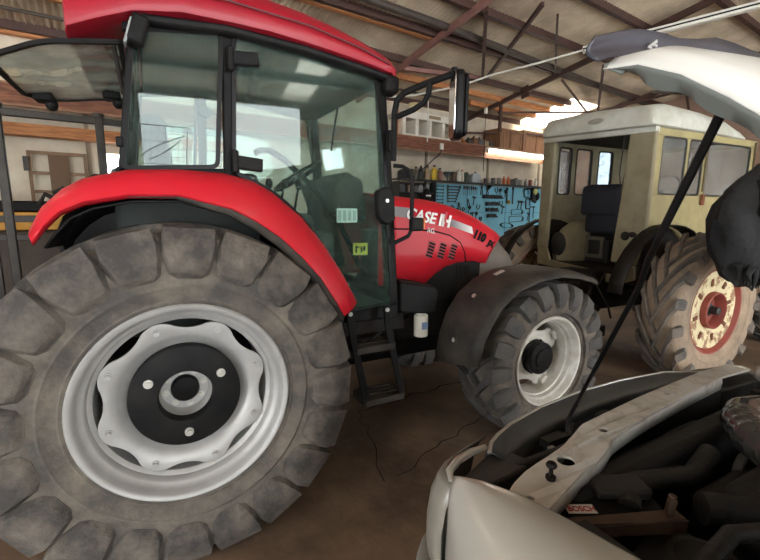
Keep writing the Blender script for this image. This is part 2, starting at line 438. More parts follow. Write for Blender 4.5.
# daylight
w = bpy.data.worlds.new('world'); bpy.context.scene.world = w; w.use_nodes = True
bg = w.node_tree.nodes['Background']; bg.inputs[0].default_value = (.93,.97,1,1); bg.inputs[1].default_value = 9.0
sc = bpy.context.scene
sc.view_settings.view_transform = 'Standard'; sc.view_settings.look = 'None'; sc.view_settings.gamma = 1.; sc.view_settings.use_curve_mapping = False
sc.view_settings.exposure = .18
sc.cycles.use_denoising = True
sc.cycles.max_bounces = 8; sc.cycles.diffuse_bounces = 5; sc.cycles.transparent_max_bounces = 16
# afternoon sun falling on the far roof light
sn = bpy.data.lights.new('sun', 'SUN'); sn.energy = 3.; sn.angle = R_(.6); sn.color = (1,.86,.66)
so = bpy.data.objects.new('sun', sn); C.objects.link(so); so.rotation_euler = V((.35,.25,-.9)).to_track_quat('-Z','Y').to_euler()
# fluorescent battens added out of view under the roof for fill light
m_tube = emit('lit_tube', (255,248,234), 34.)
m_batten = mat('batten_enamel', (226,222,210), .5)
def batten(d, n, z, L, dirv, label, group=None, lit=True):
    c = S(d, n, z); dv = V(dirv).normalized()
    t = thing('fluorescent_light', label, 'light', c, group)
    b = MB(); b.bar(c-dv*L/2+V((0,0,.06)), c+dv*L/2+V((0,0,.06)), .06, .05); obj('housing', b, m_batten, t, .006)
    b = MB(); b.cyl(c-dv*(L/2-.05), c+dv*(L/2-.05), .019, 12); obj('tube', b, m_tube if lit else m_batten, t)
    b = MB()
    for s in (-1, 1): b.box(c+dv*s*(L/2-.03)+V((0,0,.015)), (.035,.035,.06))
    obj('end_cap', b, m_batten, t)
    return t
# ================================================================ tyres and wheels (axis along -Y = outward)
FL = -1
def prof_interp(P, t):
    i = min(int(t), len(P)-2); f = t-i
    return tuple(P[i][k]+(P[i+1][k]-P[i][k])*f for k in range(len(P[0])))
def tyre(R, W, rr, nl, lh, lw, lsh, sweep, drop=.12, flip=1, n=96, ang0=0.):
    """carcass + two rows of chevron lugs; rr = rim radius"""
    b = MB(); h = W/2; Rb = R-lh
    half = [(Rb,0), (Rb-.002,h*.45), (Rb-.012,h*.72), (Rb-.032,h*.88), (Rb-.075,h*.975), (Rb-.13,h*1.0), (Rb-.19,h*.985),
            (rr+(Rb-rr)*.32,h*.945), (rr+(Rb-rr)*.29,h*.975), (rr+(Rb-rr)*.26,h*.94), (rr+.035,h*.87), (rr+.03,h*.885), (rr+.022,h*.86), (rr+.008,h*.82), (rr-.012,h*.79)]
    prof = [(r,-w) for r, w in reversed(half)]+half[1:]
    b.lathe(prof, n, axis=(0,-1,0)); b.nc = len(b.f)
    # lug path: w, base radius, height radial, height axial, half thickness (m)
    path = [(-.03,Rb-.006,lh+.004,0,lw*.5), (h*.35,Rb-.006,lh+.004,0,lw*.55), (h*.7,Rb-.018,lh+.012,0,lw*.7), (h*.9,Rb-.045,lh+.030,.012,lsh*.46),
            (h*.99,Rb-.085,.034,.030,lsh*.5), (h*1.0,Rb-.05-drop,.010,.022,lsh*.40), (h*.99,Rb-.075-drop,.0,-.004,lsh*.24)]
    for s in (-1, 1):
        for k in range(nl):
            t0 = 2*PI*(k+(.5 if s > 0 else 0))/nl+ang0
            secs = []
            for (w, r, hr, ha, th) in path:
                a = t0+flip*sweep*(min(w, h*.9)/h)
                ring = []
                for (u, top) in ((-1.10,0), (-.92,1), (.92,1), (1.10,0)):
                    rad = r+hr*top; ax = w+ha*top; an = a+u*th/R
                    ring.append((rad*math.cos(an), -s*ax, rad*math.sin(an)))
                secs.append(ring)
            b.loft(secs, True, True)
    return b
def flat(b, zmin=.004):
    for p in b.v:
        if p.z < zmin: p.z = zmin
    return b
def place(b, c, yaw=0., left=False):
    M = Matrix.Translation(V(c)) @ Matrix.Rotation(yaw, 4, 'Z')
    if left: M = M @ Matrix.Rotation(PI, 4, 'Z')
    return b.xf(M)
def polar(r, t, h): return (r*math.cos(t), -h, r*math.sin(t))
def disc_lobed(r_in, r_val, r_lobe, nl, h_in, h_out, th, n=192, ph=0., sharp=1.):
    """dished wheel disc with a scalloped edge, hole of r_in"""
    b = MB(); rows = []
    for i in range(n):
        t = 2*PI*i/n; c = math.cos(nl*(t-ph)); c = math.copysign(abs(c)**sharp, c)
        ro = r_val+(r_lobe-r_val)*(.5+.5*c)
        rm = r_val-.025
        pts = [(r_in,h_in), (r_in+(rm-r_in)*.35,h_in+.004), (r_in+(rm-r_in)*.75,h_in+(h_out-h_in)*.65), (rm,h_out), (ro,h_out)]
        rows.append([polar(r,t,h) for r, h in pts]+[polar(r,t,h-th) for r, h in reversed(pts)])
    b.loft(rows, True, False, True)
    return b
def bolts(cnt, r, h, br, bh, ph=0., n=8):
    L = []
    for k in range(cnt):
        t = 2*PI*k/cnt+ph; b = MB(); p = V(polar(r,t,h)); b.cyl(p, p+V((0,-bh,0)), br, n); b.cyl(p+V((0,-bh*.0,0)), p+V((0,-bh*.35,0)), br*1.5, 14); L.append(b)
    return L

def case_rear_wheel(par, c, left=False):
    w = MB(); ti = tyre(.828,.46,.455,20,.038,.085,.25,.30,.13,flip=FL,ang0=.05)
    wheel = obj('rear_wheel', flat(place(ti, c, 0, left)), m_rubber, par, smooth=42, bevel=.009, m2=(m_lug, ti.nc))
    b = MB(); b.lathe([(.462,.192),(.470,.200),(.462,.210),(.449,.208),(.438,.196),(.432,.172),(.420,.150),(.412,.146),(.404,.138),(.398,.105),(.386,.098),(.378,.090),(.374,.02),(.374,-.12),(.43,-.16),(.466,-.19)], 96)
    obj('rim', place(b, c, 0, left), m_silver, wheel, smooth=40)
    b = disc_lobed(.20,.337,.379,8,.02,.105,.014,ph=.32,sharp=.8)
    obj('wheel_disc', place(b, c, 0, left), m_silver, wheel, smooth=50)
    for q in bolts(8,.344,.105,.011,.02,.32): obj('disc_bolt', place(q, c, 0, left), m_silver, wheel)
    b = MB(); b.lathe([(.118,-.06),(.120,.095),(.126,.104),(.236,.104),(.248,.098),(.248,.084),(.241,.080),(.248,.076),(.248,.060),(.240,.056),(.244,.050),(.244,-.02)], 80)
    obj('wheel_weight', place(b, c, 0, left), m_black, wheel, smooth=40)
    for q in bolts(3,.182,.104,.014,.022,.52): obj('weight_bolt', place(q, c, 0, left), m_boltmet, wheel)
    b = MB(); b.lathe([(.119,.05),(.116,.03),(.114,-.01),(.108,-.02),(.06,-.02)], 64)
    obj('hub_flange', place(b, c, 0, left), m_silver, wheel, smooth=40)
    for q in bolts(8,.088,-.02,.010,.018,.2): obj('hub_nut', place(q, c, 0, left), m_boltmet, wheel)
    b = MB(); b.lathe([(.066,-.04),(.066,.005),(.060,.015),(0.001,.018)], 40)
    obj('axle_end', place(b, c, 0, left), m_blackgloss, wheel, smooth=40)
    return wheel
def case_front_wheel(par, c, left=False, yaw=0.):
    ti = tyre(.607,.375,.335,19,.040,.062,.135,.36,.085,flip=FL)
    wheel = obj('front_wheel', flat(place(ti, c, yaw, left)), m_rubber_f, par, smooth=42, bevel=.007, m2=(m_lugd, ti.nc))
    b = MB(); b.lathe([(.338,.150),(.345,.160),(.338,.170),(.326,.168),(.318,.158),(.312,.132),(.304,.122),(.296,.116),(.290,.085),(.280,.078),(.274,.0),(.274,-.10),(.32,-.13),(.342,-.15)], 80)
    obj('rim', place(b, c, yaw, left), m_whiterim, wheel, smooth=40)
    b = disc_lobed(.11,.195,.276,4,.015,-.01,.012,ph=.55,sharp=.55)
    obj('wheel_disc', place(b, c, yaw, left), m_whiterim, wheel, smooth=50)
    for k in range(4):
        for s in (-1, 1):
            t = .55+PI/2*k+s*.10; p = V(polar(.252,t,-.01)); b = MB(); b.cyl(p, p+V((0,-.03,0)), .012, 8); b.cyl(p, p+V((0,-.01,0)), .019, 12)
            obj('clamp_bolt', place(b, c, yaw, left), m_boltmet, wheel)
        b = MB(); t = .55+PI/2*k; p = V(polar(.262,t,.0)); b.box(p, (.05,.035,.07), Matrix.Rotation(-t, 3, 'Y')); obj('rim_clamp', place(b, c, yaw, left), m_whiterim, wheel, .004)
    b = MB(); b.lathe([(.135,-.02),(.135,.03),(.125,.036),(.125,.085),(.118,.092),(.075,.094),(.072,.105),(.03,.108),(.001,.108)], 56)
    obj('planetary_hub', place(b, c, yaw, left), m_blackgloss, wheel, smooth=35)
    for q in bolts(10,.128,.03,.008,.012): obj('hub_bolt', place(q, c, yaw, left), m_black, wheel)
    for q in bolts(6,.098,.093,.007,.008): obj('cover_bolt', place(q, c, yaw, left), m_dark, wheel)
    return wheel

# ================================================================ the red tractor
T = thing('tractor', 'big red cab tractor with silver rear rim ', 'tractor', (1.2,0,0))
RW = (0,-.80,.794); FW = (2.451,-.819,.577)
case_rear_wheel(T, RW); case_rear_wheel(T, (0,.80,.794), True)
case_front_wheel(T, FW); case_front_wheel(T, (2.451,.819,.577), True)
# driveline
b = MB(); b.box((.15,0,.82), (1.0,.62,.5)); b.box((1.05,0,.78), (1.0,.5,.42)); b.box((1.95,0,.86), (1.2,.44,.42)); b.cyl((0,-.76,.794), (0,.76,.794), .13, 24); b.cyl((0,-.60,.794), (0,-.45,.794), .20, 24)
obj('transmission', b, m_dark, T, .02)
b = MB(); b.tube([(2.451,-.74,.57), (2.451,-.3,.56), (2.451,.3,.56), (2.451,.74,.57)], [.085,.10,.10,.085], 16); b.box((2.45,0,.66), (.34,.36,.22)); b.box((2.45,-.62,.58), (.2,.16,.3)); b.box((2.45,.62,.58), (.2,.16,.3))
obj('front_axle', b, m_dark, T, .02)
b = MB(); b.box((1.95,0,1.25), (.95,.5,.55)); b.cyl((1.75,-.28,1.05), (1.75,-.28,1.3), .05, 14); b.cyl((2.0,-.3,1.0), (2.25,-.3,1.12), .05, 12); b.box((2.3,0,1.2), (.3,.5,.6))
obj('engine_block', b, m_engine, T, .015)
b = MB()
for k in range(4):
    b.tube([(1.45+.06*k,-.27,1.02-.03*k), (1.6+.06*k,-.36,.98-.02*k), (1.75+.05*k,-.34,1.02+.02*k), (1.9+.04*k,-.30,1.12)], .014, 8)
obj('hose', b, m_black, T)
# rear linkage
b = MB(); b.bar((-.3,-.35,.75), (-.95,-.42,.62), .05, .09); b.bar((-.3,.35,.75), (-.95,.42,.62), .05, .09); b.bar((-.3,0,1.15), (-.75,0,1.0), .04, .05); b.bar((-.32,-.38,1.3), (-.6,-.40,.7), .04, .04); b.box((-.4,0,.8), (.25,.5,.5))
obj('rear_linkage', b, m_dark, T, .01)

# rear fenders: red skin from the cab side to the outer lip, black liner under it
top = [(-.510,1.600),(-.470,1.690),(-.400,1.760),(-.329,1.805),(-.165,1.850),(.04,1.862),(.242,1.855),(.36,1.828),(.447,1.784),(.60,1.660),(.728,1.505),(.84,1.33),(.917,1.187)]
lip = [(-.495,1.555),(-.455,1.610),(-.400,1.668),(-.32,1.706),(-.17,1.737),(.02,1.740),(.235,1.685),(.34,1.630),(.447,1.556),(.555,1.455),(.650,1.345),(.73,1.22),(.785,1.125)]
def fender(sy):
    rows = []
    for (a, b_) in zip(top, lip):
        row = []
        for t, k in ((0,0), (.35,.02), (.65,.10), (.84,.28), (.95,.62), (1.,1.)):
            row.append((a[0]+(b_[0]-a[0])*k, sy*(.60+.40*t), a[1]+(b_[1]-a[1])*k))
        row.append((b_[0]*1.0, sy*.985, b_[1]-.015))
        rows.append(row)
    b = MB(); b.loft(rows, False, False)
    fe = obj('fender', b, m_red, T, solid=.012, smooth=50)
    b = MB(); rows = []
    for (a, b_) in zip(top, lip):
        k = .93
        rows.append([(b_[0]*k+.0, sy*.975, b_[1]-.03), (a[0]*k*.97, sy*.60, a[1]-.09), (a[0]*k*.95, sy*.58, a[1]-.16)])
    b.loft(rows, False, False); obj('liner', b, m_blackgloss, fe, solid=.01)
    b = MB(); rows = []
    for (a, b_) in zip(top[4:], lip[4:]):
        rows.append([(b_[0], sy*.995, b_[1]+.002), (b_[0]-.015, sy*.99, b_[1]-.055*min(1, .3+b_[0]*1.2) if b_[0] > -.1 else b_[1]-.012)])
    b.loft(rows, False, False); obj('rubber_edge', b, m_blackdull, fe, solid=.012)
    b = MB(); b.prism([(x*.96, z-.05) for x, z in top]+[(.80,1.0),(.3,.95),(-.3,1.05),(-.45,1.35)], (lambda x, z, t: (x, t, z)), sy*.585, sy*.575); obj('inner_panel', b, m_blackgloss, fe, smooth=0)
    # tail lamp housing at the back of the fender
    b = MB(); b.loft([[(-.40,sy*.62,1.73), (-.30,sy*.62,1.80), (-.28,sy*.62,1.835), (-.31,sy*.62,1.84), (-.39,sy*.62,1.785)],
                      [(-.40,sy*.76,1.71), (-.30,sy*.76,1.78), (-.28,sy*.76,1.81), (-.31,sy*.76,1.815), (-.39,sy*.76,1.765)]])
    obj('tail_lamp', b, m_black, fe, .008)
    return fe
fender(-1); fender(1)
b = MB()
b.tube([(-.46,-.45,1.70), (-.53,-.45,1.745), (-.555,-.44,1.70), (-.52,-.42,1.655), (-.47,-.43,1.67)], .012, 8); b.tube([(-.42,-.44,1.72), (-.46,-.43,1.775), (-.50,-.42,1.75)], .012, 8)
b.box((-.43,-.44,1.70), (.10,.08,.05)); b.bar((-.43,-.44,1.69),(-.35,-.40,1.62),.04,.04)
obj('linkage_control', b, m_dark, T, .006)

# ---------------------------------------------------------------- cab
YC = -.645   # outer plane of the right-hand cab side
def side(x, z, t): return (x, t, z)
def bulge(z): return 0
def rounded(poly, r, n=5):
    out = []
    m = len(poly)
    for i in range(m):
        p = V((*poly[i], 0)); a = V((*poly[i-1], 0)); c = V((*poly[(i+1) % m], 0))
        rr = r[i] if isinstance(r, (list, tuple)) else r
        u = (a-p); w = (c-p); l = min(rr, u.length*.45, w.length*.45)
        p0 = p+u.normalized()*l; p1 = p+w.normalized()*l
        for k in range(n+1):
            t = k/n; q = p0*(1-t)**2+p*2*t*(1-t)+p1*t*t
            out.append((q.x, q.y))
    return out
def inset(poly, d):
    n = len(poly); out = []
    area = sum(poly[i][0]*poly[(i+1) % n][1]-poly[(i+1) % n][0]*poly[i][1] for i in range(n))
    s = 1 if area > 0 else -1
    for i in range(n):
        a = V(poly[i-1]); p = V(poly[i]); c = V(poly[(i+1) % n])
        e1 = (p-a).normalized() if (p-a).length > 1e-7 else (c-p).normalized()
        e2 = (c-p).normalized() if (c-p).length > 1e-7 else e1
        n1 = V((-e1.y, e1.x))*s; n2 = V((-e2.y, e2.x))*s
        m = n1+n2; m = m/max(.4, m.dot(n1)) if m.length > 1e-6 else n1
        out.append((p.x+m.x*d, p.y+m.y*d))
    return out
win = rounded([(-.115,2.500),(.292,2.555),(.240,1.885),(-.205,1.855)], [.05,.05,.045,.05])
door = rounded([(.330,2.570),(1.150,2.515),(1.215,2.08),(1.290,1.055),(.975,1.03),(.86,1.34),(.70,1.59),(.52,1.765),(.300,1.868)], [.07,.06,.01,.04,.05,.2,.2,.2,.05], 6)
CF = None
for sy in (-1, 1):
    yo = sy*.645; yi = sy*.60
    # pillars and sills of the side
    b = MB()
    b.prism([(-.215,1.84),(-.118,2.56),(-.075,2.56),(-.165,1.84)], side, yo*.985, yi)
    b.prism([(.262,1.85),(.285,2.58),(.345,2.58),(.312,1.85)], side, yo*.99, yi)
    b.prism([(1.145,2.56),(1.212,2.08),(1.285,1.05),(1.335,1.05),(1.262,2.08),(1.195,2.56)], side, yo*.99, yi)
    b.prism([(-.235,1.80),(-.22,1.875),(.32,1.89),(.32,1.81)], side, yo*.985, yi)
    b.prism([(-.15,2.48),(-.14,2.60),(1.22,2.60),(1.22,2.50),(.4,2.56)], side, yo*.985, yi)
    b.prism([(.95,.97),(.95,1.06),(1.335,1.08),(1.335,.97)], side, yo*.99, yi)
    ar = [(.30,1.87),(.52,1.77),(.70,1.60),(.86,1.35),(.975,1.04)]
    b.prism(ar+[(x-.05, z-.05) for x, z in reversed(ar)], side, yo*.985, yi)
    o = obj('cab_frame', b, m_black, T, .008)
    if sy < 0: CF = o
    # rear quarter window
    b = MB(); b.ring(win, inset(win, .022), side, yo*1.008, yo*.985)
    wn = obj('side_window', b, m_blackgloss, T, smooth=40)
    g = MB(); g.prism(inset(win, .014), side, yo*.998, yo*.991)
    obj('window_glass', g, m_glass if sy < 0 else m_glassb, wn, smooth=0)
    if sy < 0:
        # loading-chart decal on the glass
        b = MB()
        x0, z0, x1, z1 = -.135, 1.895, .085, 2.075
        q = lambda x, z: (x, yo*1.001, z)
        def line(p, r_, wd=.0028): b.bar(q(*p), q(*r_), wd, .0012, up=(0,1,0))
        for a, c in (((x0,z0),(x1,z0)), ((x1,z0),(x1+.012,z1)), ((x1+.012,z1),(x0+.022,z1)), ((x0+.022,z1),(x0,z0))): line(a, c)
        for k in range(1, 7): line((x0+.03*k, z0), (x0+.03*k+.016, z1), .0012)
        for k in range(1, 5): line((x0+.004*k, z0+.036*k), (x1, z0+.036*k), .0012)
        cv = [(x0+.02+.2*t/10, z0+.03+.11*(t/10)**.7) for t in range(11)]
        for a, c in zip(cv, cv[1:]): line(a, c, .004)
        cv = [(x0+.05+.15*t/10, z0+.02+.10*(t/10)**1.4) for t in range(11)]
        for a, c in zip(cv, cv[1:]): line(a, c, .004)
        obj('chart_decal', b, mat('decal_ink', (40,62,60), .5), wn, smooth=0)
        b = MB(); b.cyl((.19,-.60,2.175), (.19,-.56,2.175), .03, 14); b.bar((.19,-.58,2.175), (.27,-.60,2.16), .012, .012); obj('window_latch', b, m_black, wn, .004)
        b = MB(); b.box((-.195,-.652,1.985), (.03,.03,.045)); obj('window_hinge', b, m_black, wn, .006)
    # door: black frame round one big glass
    b = MB(); b.ring(door, inset(door, .020), side, yo*1.012, yo*.985)
    dr = obj('door', b, m_blackgloss, T, smooth=40)
    g = MB(); g.prism(inset(door, .012), side, yo*1.002, yo*.995)
    obj('door_glass', g, m_glassd if sy < 0 else m_glassb, dr, smooth=0)
    if sy < 0:
        for z in (2.425,1.925):
            b = MB(); b.bar((.30,-.668,z), (.455,-.668,z+(.015 if z > 2 else -.015)), .032, .07, up=(0,0,1)); b.cyl((.315,-.672,z-.06), (.315,-.672,z+.06), .018, 12)
            obj('hinge', b, m_black, dr, .01)
        hb = MB(); hp = rounded([(1.135,1.80),(1.215,1.83),(1.262,1.78),(1.268,1.61),(1.20,1.585),(1.15,1.63)], .03)
        hb.prism(hp, side, -.70, -.64); o = obj('door_handle', hb, m_black, dr, .012)
        b = MB(); b.cyl((1.205,-.705,1.74), (1.205,-.695,1.74), .012, 12); obj('lock', b, m_steel, dr)
        b = MB(); b.tube([(.435,-.60,1.985),(.47,-.585,2.003),(.515,-.58,2.005),(.60,-.58,1.96),(.75,-.58,1.825),(.905,-.58,1.65),(1.005,-.58,1.465),(1.06,-.58,1.35),(1.125,-.60,1.265)], .017, 10)
        b.box((.93,-.585,1.62), (.05,.03,.07))
        obj('grab_bar', b, m_black, dr)
        b = MB(); b.box((.965,-.628,1.648), (.135,.004,.085)); st = obj('white_sticker', b, mat('sticker_white', (226,230,226), .5), dr, smooth=0)
        b = MB()
        for k in range(4): b.box((.915+.033*k,-.630,1.648), (.022,.003,.065))
        obj('sticker_box', b, mat('sticker_grey', (176,186,184), .5), dr, smooth=0)
        b = MB(); b.box((1.055,-.628,1.44), (.10,.004,.075)); obj('yellow_sticker', b, mat('sticker_yellow', (206,196,64), .5), dr, smooth=0)
        b = MB()
        for k, (dx, dz, ww, hh) in enumerate(((-.03,.0,.010,.045),(-.015,.012,.018,.008),(.006,-.004,.010,.04),(.026,.004,.016,.03))): b.box((1.055+dx,-.630,1.44+dz), (ww,.003,hh))
        obj('sticker_print', b, m_blacktext, dr, smooth=0)
# far and front glazing
b = MB(); b.prism([(-.6,1.15),(-.6,2.53),(.6,2.53),(.6,1.15)], lambda y, z, t: (1.335-(z-1.05)*.095+t, y, z), 0, .006)
ws = obj('windscreen', b, m_glassb, T, smooth=0)
b = MB(); b.bar((1.29,-.60,1.12), (1.195,-.60,2.55), .05, .06); b.bar((1.29,.60,1.12), (1.195,.60,2.55), .05, .06); b.bar((1.32,-.6,1.12), (1.32,.6,1.12), .05, .06)
obj('windscreen_frame', b, m_black, ws, .006)
b = MB(); b.tube([(1.20,.05,2.47),(1.20,.13,2.30),(1.22,.25,2.15)], .008, 6); obj('wiper', b, m_black, ws)
# floor, lining, rear wall of the cab
b = MB(); b.box((.70,0,1.03), (1.2,1.2,.06)); b.box((.1,0,1.45), (.7,1.2,.85)); obj('cab_floor', b, m_head, T, .03)
b = MB(); b.box((.52,0,2.575), (1.36,1.22,.05)); obj('headliner', b, m_head, T, .02)
b = MB()
b.bar((-.19,-.61,1.85), (-.10,-.61,2.56), .04, .04); b.bar((-.19,.61,1.85), (-.10,.61,2.56), .04, .04); b.bar((-.19,-.61,1.88), (-.19,.61,1.88), .04, .06); b.bar((-.11,-.61,2.54), (-.11,.61,2.54), .04, .06)
obj('rear_frame', b, m_black, T, .006)
# roof: red cap with rounded front edge, black underside
def roof_row(x):
    # half outline at station x: (y, z) bottom outside -> top centre
    k = max(0, (x-.40)/.90); kb = max(0, (.02-x)/.36)
    zt = 2.815-.235*k**1.8-.06*kb**1.5; zb = 2.565-.105*k**1.4-.135*kb**1.3; hw = .735-.02*kb-.03*max(0, k-.75)*2
    return [(hw-.05,zb-.0), (hw-.01,zb+.008), (hw,zb+.035), (hw-.012,zb+(zt-zb)*.42), (hw-.06,zb+(zt-zb)*.70), (hw-.17,zt-.035), (hw-.34,zt-.008), (0,zt)]
secs = []
for x in (-.36,-.35,-.31,-.24,-.1,.1,.3,.5,.7,.85,1.0,1.10,1.17,1.22,1.25,1.262):
    h = roof_row(x); sh = 1.
    if x < -.352: sh = .93
    if x > 1.24: sh = .96
    z0 = h[0][1]; L = [(x, -y*sh, z0+(z-z0)*sh) for y, z in h]
    secs.append(L+[(x, -p[1], p[2]) for p in reversed(L[:-1])])
b = MB(); b.loft(secs, True, True)
rf = obj('roof', b, m_redroof, T, smooth=40)
b = MB(); secs = []
for x in (-.08,.3,.7,1.0,1.16,1.22):
    z = roof_row(x)[0][1]; secs.append([(x,-.70,z-.035), (x,-.705,z+.004), (x,.705,z+.004), (x,.70,z-.035)])
b.loft(secs); obj('roof_underside', b, m_black, rf, .012)
b = MB(); b.box((1.235,-.66,2.425), (.09,.10,.10)); b.ball((1.24,-.66,2.42), (.05,.06,.06)); obj('marker_lamp', b, m_black, rf, .02)
b = MB(); b.tube([(-.2,-.738,2.66),(.3,-.752,2.655),(.7,-.752,2.625),(1.0,-.745,2.572),(1.2,-.73,2.52)], .005, 6); obj('roof_seam', b, mat('seam_dark', (84,12,22), .5), rf)
# rear work lights under the roof overhang
for (x, y, z, r) in ((-.085,-.69,2.468,.3), (-.285,-.08,2.60,.1)):
    b = MB(); b.box((x,y,z), (.07,.09,.13), Matrix.Rotation(.3, 3, 'Y')); wl = obj('work_light', b, m_black, T, .015)
    b = MB(); b.box((x-.038,y,z-.012), (.012,.082,.115), Matrix.Rotation(.3, 3, 'Y')); obj('lamp_glass', b, mat('lamp_glass', (150,156,156), .2, .2), wl, .004)
    b = MB(); b.bar((x+.01,y-.0,z+.05), (x+.03,y+.02,z+.12), .05, .008); obj('bracket', b, m_dark, wl)
# raised rear window
RWN = rounded([(-.13,-.58),(-.44,-.58),(-.70,-.34),(-.70,.40),(-.56,.58),(-.13,.58)], [.02,.08,.08,.08,.08,.02])
rz = lambda x, y, t: (x-.02, y, 2.445+(x+.15)*.16+t)
b = MB(); b.ring(RWN, inset(RWN, .022), rz, -.010, .010); ow = obj('rear_window', b, m_black, T)
b = MB(); b.prism(inset(RWN, .02), rz, -.003, .003); obj('window_glass', b, m_glassr, ow, smooth=0)
for (x, y) in ((-.60,.40), (-.24,.42)):
    b = MB(); p = V(rz(x,y,-.02)); b.box(p, (.10,.13,.05)); b.ball(p+V((.03,.03,-.03)), (.035,.045,.04)); obj('window_handle', b, m_black, ow, .012)
for y in (-.5,.5):
    b = MB(); b.tube([rz(-.17,y*1.08,-.01), (-.165,y*1.1,2.22)], .010, 8); obj('gas_strut', b, m_dark, ow)
# seat, column, steering wheel, console
b = MB(); b.box((.22,0,1.55), (.52,.54,.14)); se = obj('seat', b, m_black, T, .05)
b = MB(); b.box((-.02,0,1.90), (.14,.50,.62), Matrix.Rotation(-.12, 3, 'Y')); obj('backrest', b, m_black, se, .05)
for y in (-.33, .33):
    b = MB(); b.box((.25,y,1.72), (.36,.08,.06)); obj('armrest', b, m_black, se, .02)
b = MB(); b.box((1.78,.42,.62), (1.5,.38,.62)); obj('fuel_tank', b, m_black, T, .06)
b = MB(); b.tube([(1.12,0,1.25),(1.05,0,1.62),(.92,0,1.88)], [.10,.09,.05], 14); sc_ = obj('steering_column', b, m_blackdull, T)
b = MB(); cw = V((.86,0,1.92)); ax = V((-.55,0,.83)).normalized(); u = V((0,1,0)); w_ = ax.cross(u)
b.tube([cw+(u*math.cos(t)+w_*math.sin(t))*.19 for t in srange(0, 2*PI, 36)[:-1]], .015, 8, loop=True)
for t in (.5, 2.6, 4.7): b.bar(cw-ax*.02, cw+(u*math.cos(t)+w_*math.sin(t))*.185, .03, .012, up=ax)
b.cyl(cw-ax*.03, cw+ax*.01, .05, 16); obj('steering_wheel', b, m_blackgloss, sc_)
b = MB(); b.loft([[(1.02,-.28,1.62),(1.02,.28,1.62),(1.02,.24,1.86),(1.02,-.24,1.86)], [(1.12,-.30,1.60),(1.12,.30,1.60),(1.12,.26,1.95),(1.12,-.26,1.95)], [(1.28,-.28,1.60),(1.28,.28,1.60),(1.28,.22,1.90),(1.28,-.22,1.90)]])
obj('dashboard', b, m_blackdull, T, .03)
b = MB(); b.box((.62,-.45,1.30), (.62,.2,.5)); b.box((.6,-.46,1.60), (.4,.16,.12)); co_ = obj('side_console', b, m_head, T, .05)
for k in range(4):
    b = MB(); p = V((.50+.09*k,-.47,1.65)); b.cyl(p, p+V((.03,0,.16)), .008, 8); b.ball(p+V((.035,0,.18)), (.022,.022,.032)); obj('lever', b, m_black, co_)

# ---------------------------------------------------------------- bonnet
def ztop(x):
    P = [(1.20,1.815),(1.44,1.80),(1.83,1.768),(2.05,1.72),(2.23,1.662),(2.40,1.575),(2.52,1.49),(2.62,1.40),(2.70,1.28),(2.745,1.15)]
    for (a, za), (c, zc) in zip(P, P[1:]):
        if x <= c: return za+(zc-za)*max(0, (x-a))/(c-a)
    return P[-1][1]
def hw(x): return .41-.03*max(0, (x-2.0)/.7)**1.5
def zlow(x):  # lower edge of the red side
    P = [(1.20,1.14),(1.62,1.115),(1.70,1.14),(1.78,1.20),(1.88,1.255),(2.0,1.285),(2.17,1.285),(2.36,1.24),(2.6,1.2)]
    for (a, za), (c, zc) in zip(P, P[1:]):
        if x <= c: return za+(zc-za)*max(0, (x-a))/(c-a)
    return P[-1][1]
def hood_ring(x, zl=None):
    zt = ztop(x); h = hw(x); zl = zlow(x) if zl is None else zl
    L = [(h,zl), (h+.004,zl+(zt-.16-zl)*.5), (h,zt-.16), (h-.015,zt-.095), (h-.06,zt-.042), (h-.15,zt-.012), (h-.3,zt), (0,zt+.002)]
    return [(x,-y,z) for y, z in L]+[(x,y,z) for y, z in reversed(L[:-1])]
xs = [1.30,1.45,1.6,1.66,1.70,1.78,1.88,2.0,2.1,2.17,2.24]
b = MB(); b.loft([hood_ring(x) for x in xs], False, False)
# front of the red side ends on a curved line against the grille
nosecut = [(2.24,1.27),(2.30,1.262),(2.33,1.30)]
def grx(z): return 2.30+.21*max(0, min(1, (z-1.2)/.30))**1.1
rows = []
for i, (x0, sgn) in enumerate(((2.24,0),)): pass
rows.append(hood_ring(2.24))
for k in (.25,.5,.75,1.):
    row = []
    for (x, y, z) in hood_ring(2.24):
        fz = (z-zlow(2.24))/(ztop(2.24)+.002-zlow(2.24))
        xe = 2.24+k*(2.30+.225*fz**1.1-2.24)
        zl_ = zlow(2.24)-.01*k
        zz = zl_+fz*(ztop(xe)-zl_)
        sc2 = hw(xe)/hw(2.24)
        row.append((xe, y*sc2, zz))
    rows.append(row)
b.loft(rows, False, False)
hd = obj('bonnet', b, m_red, T, smooth=50, solid=.012, merge=True)
b = MB()
for x, s in ((2.30,.975),(2.42,.97),(2.54,.94),(2.64,.88),(2.70,.80),(2.735,.68),(2.75,.55)):
    pass
def nose_ring(x):
    zt = ztop(x)-.012; h = hw(x)*(.985-.10*max(0, (x-2.5)/.25)**2); zl = .98
    L = [(h,zl), (h,zl+(zt-zl)*.35), (h-.004,zl+(zt-zl)*.62), (h-.03,zl+(zt-zl)*.82), (h-.09,zt-.03), (h-.2,zt-.006), (0,zt)]
    return [(x,-y,z) for y, z in L]+[(x,y,z) for y, z in reversed(L[:-1])]
b.loft([nose_ring(x) for x in (2.25,2.34,2.44,2.54,2.62,2.68,2.72,2.745)], True, True)
obj('grille', b, m_taupe, hd, smooth=45)
b = MB()
for k in range(5):
    b.box((2.752,0,1.03+.03*k), (.02,.5,.012))
obj('grille_bar', b, m_black, hd)
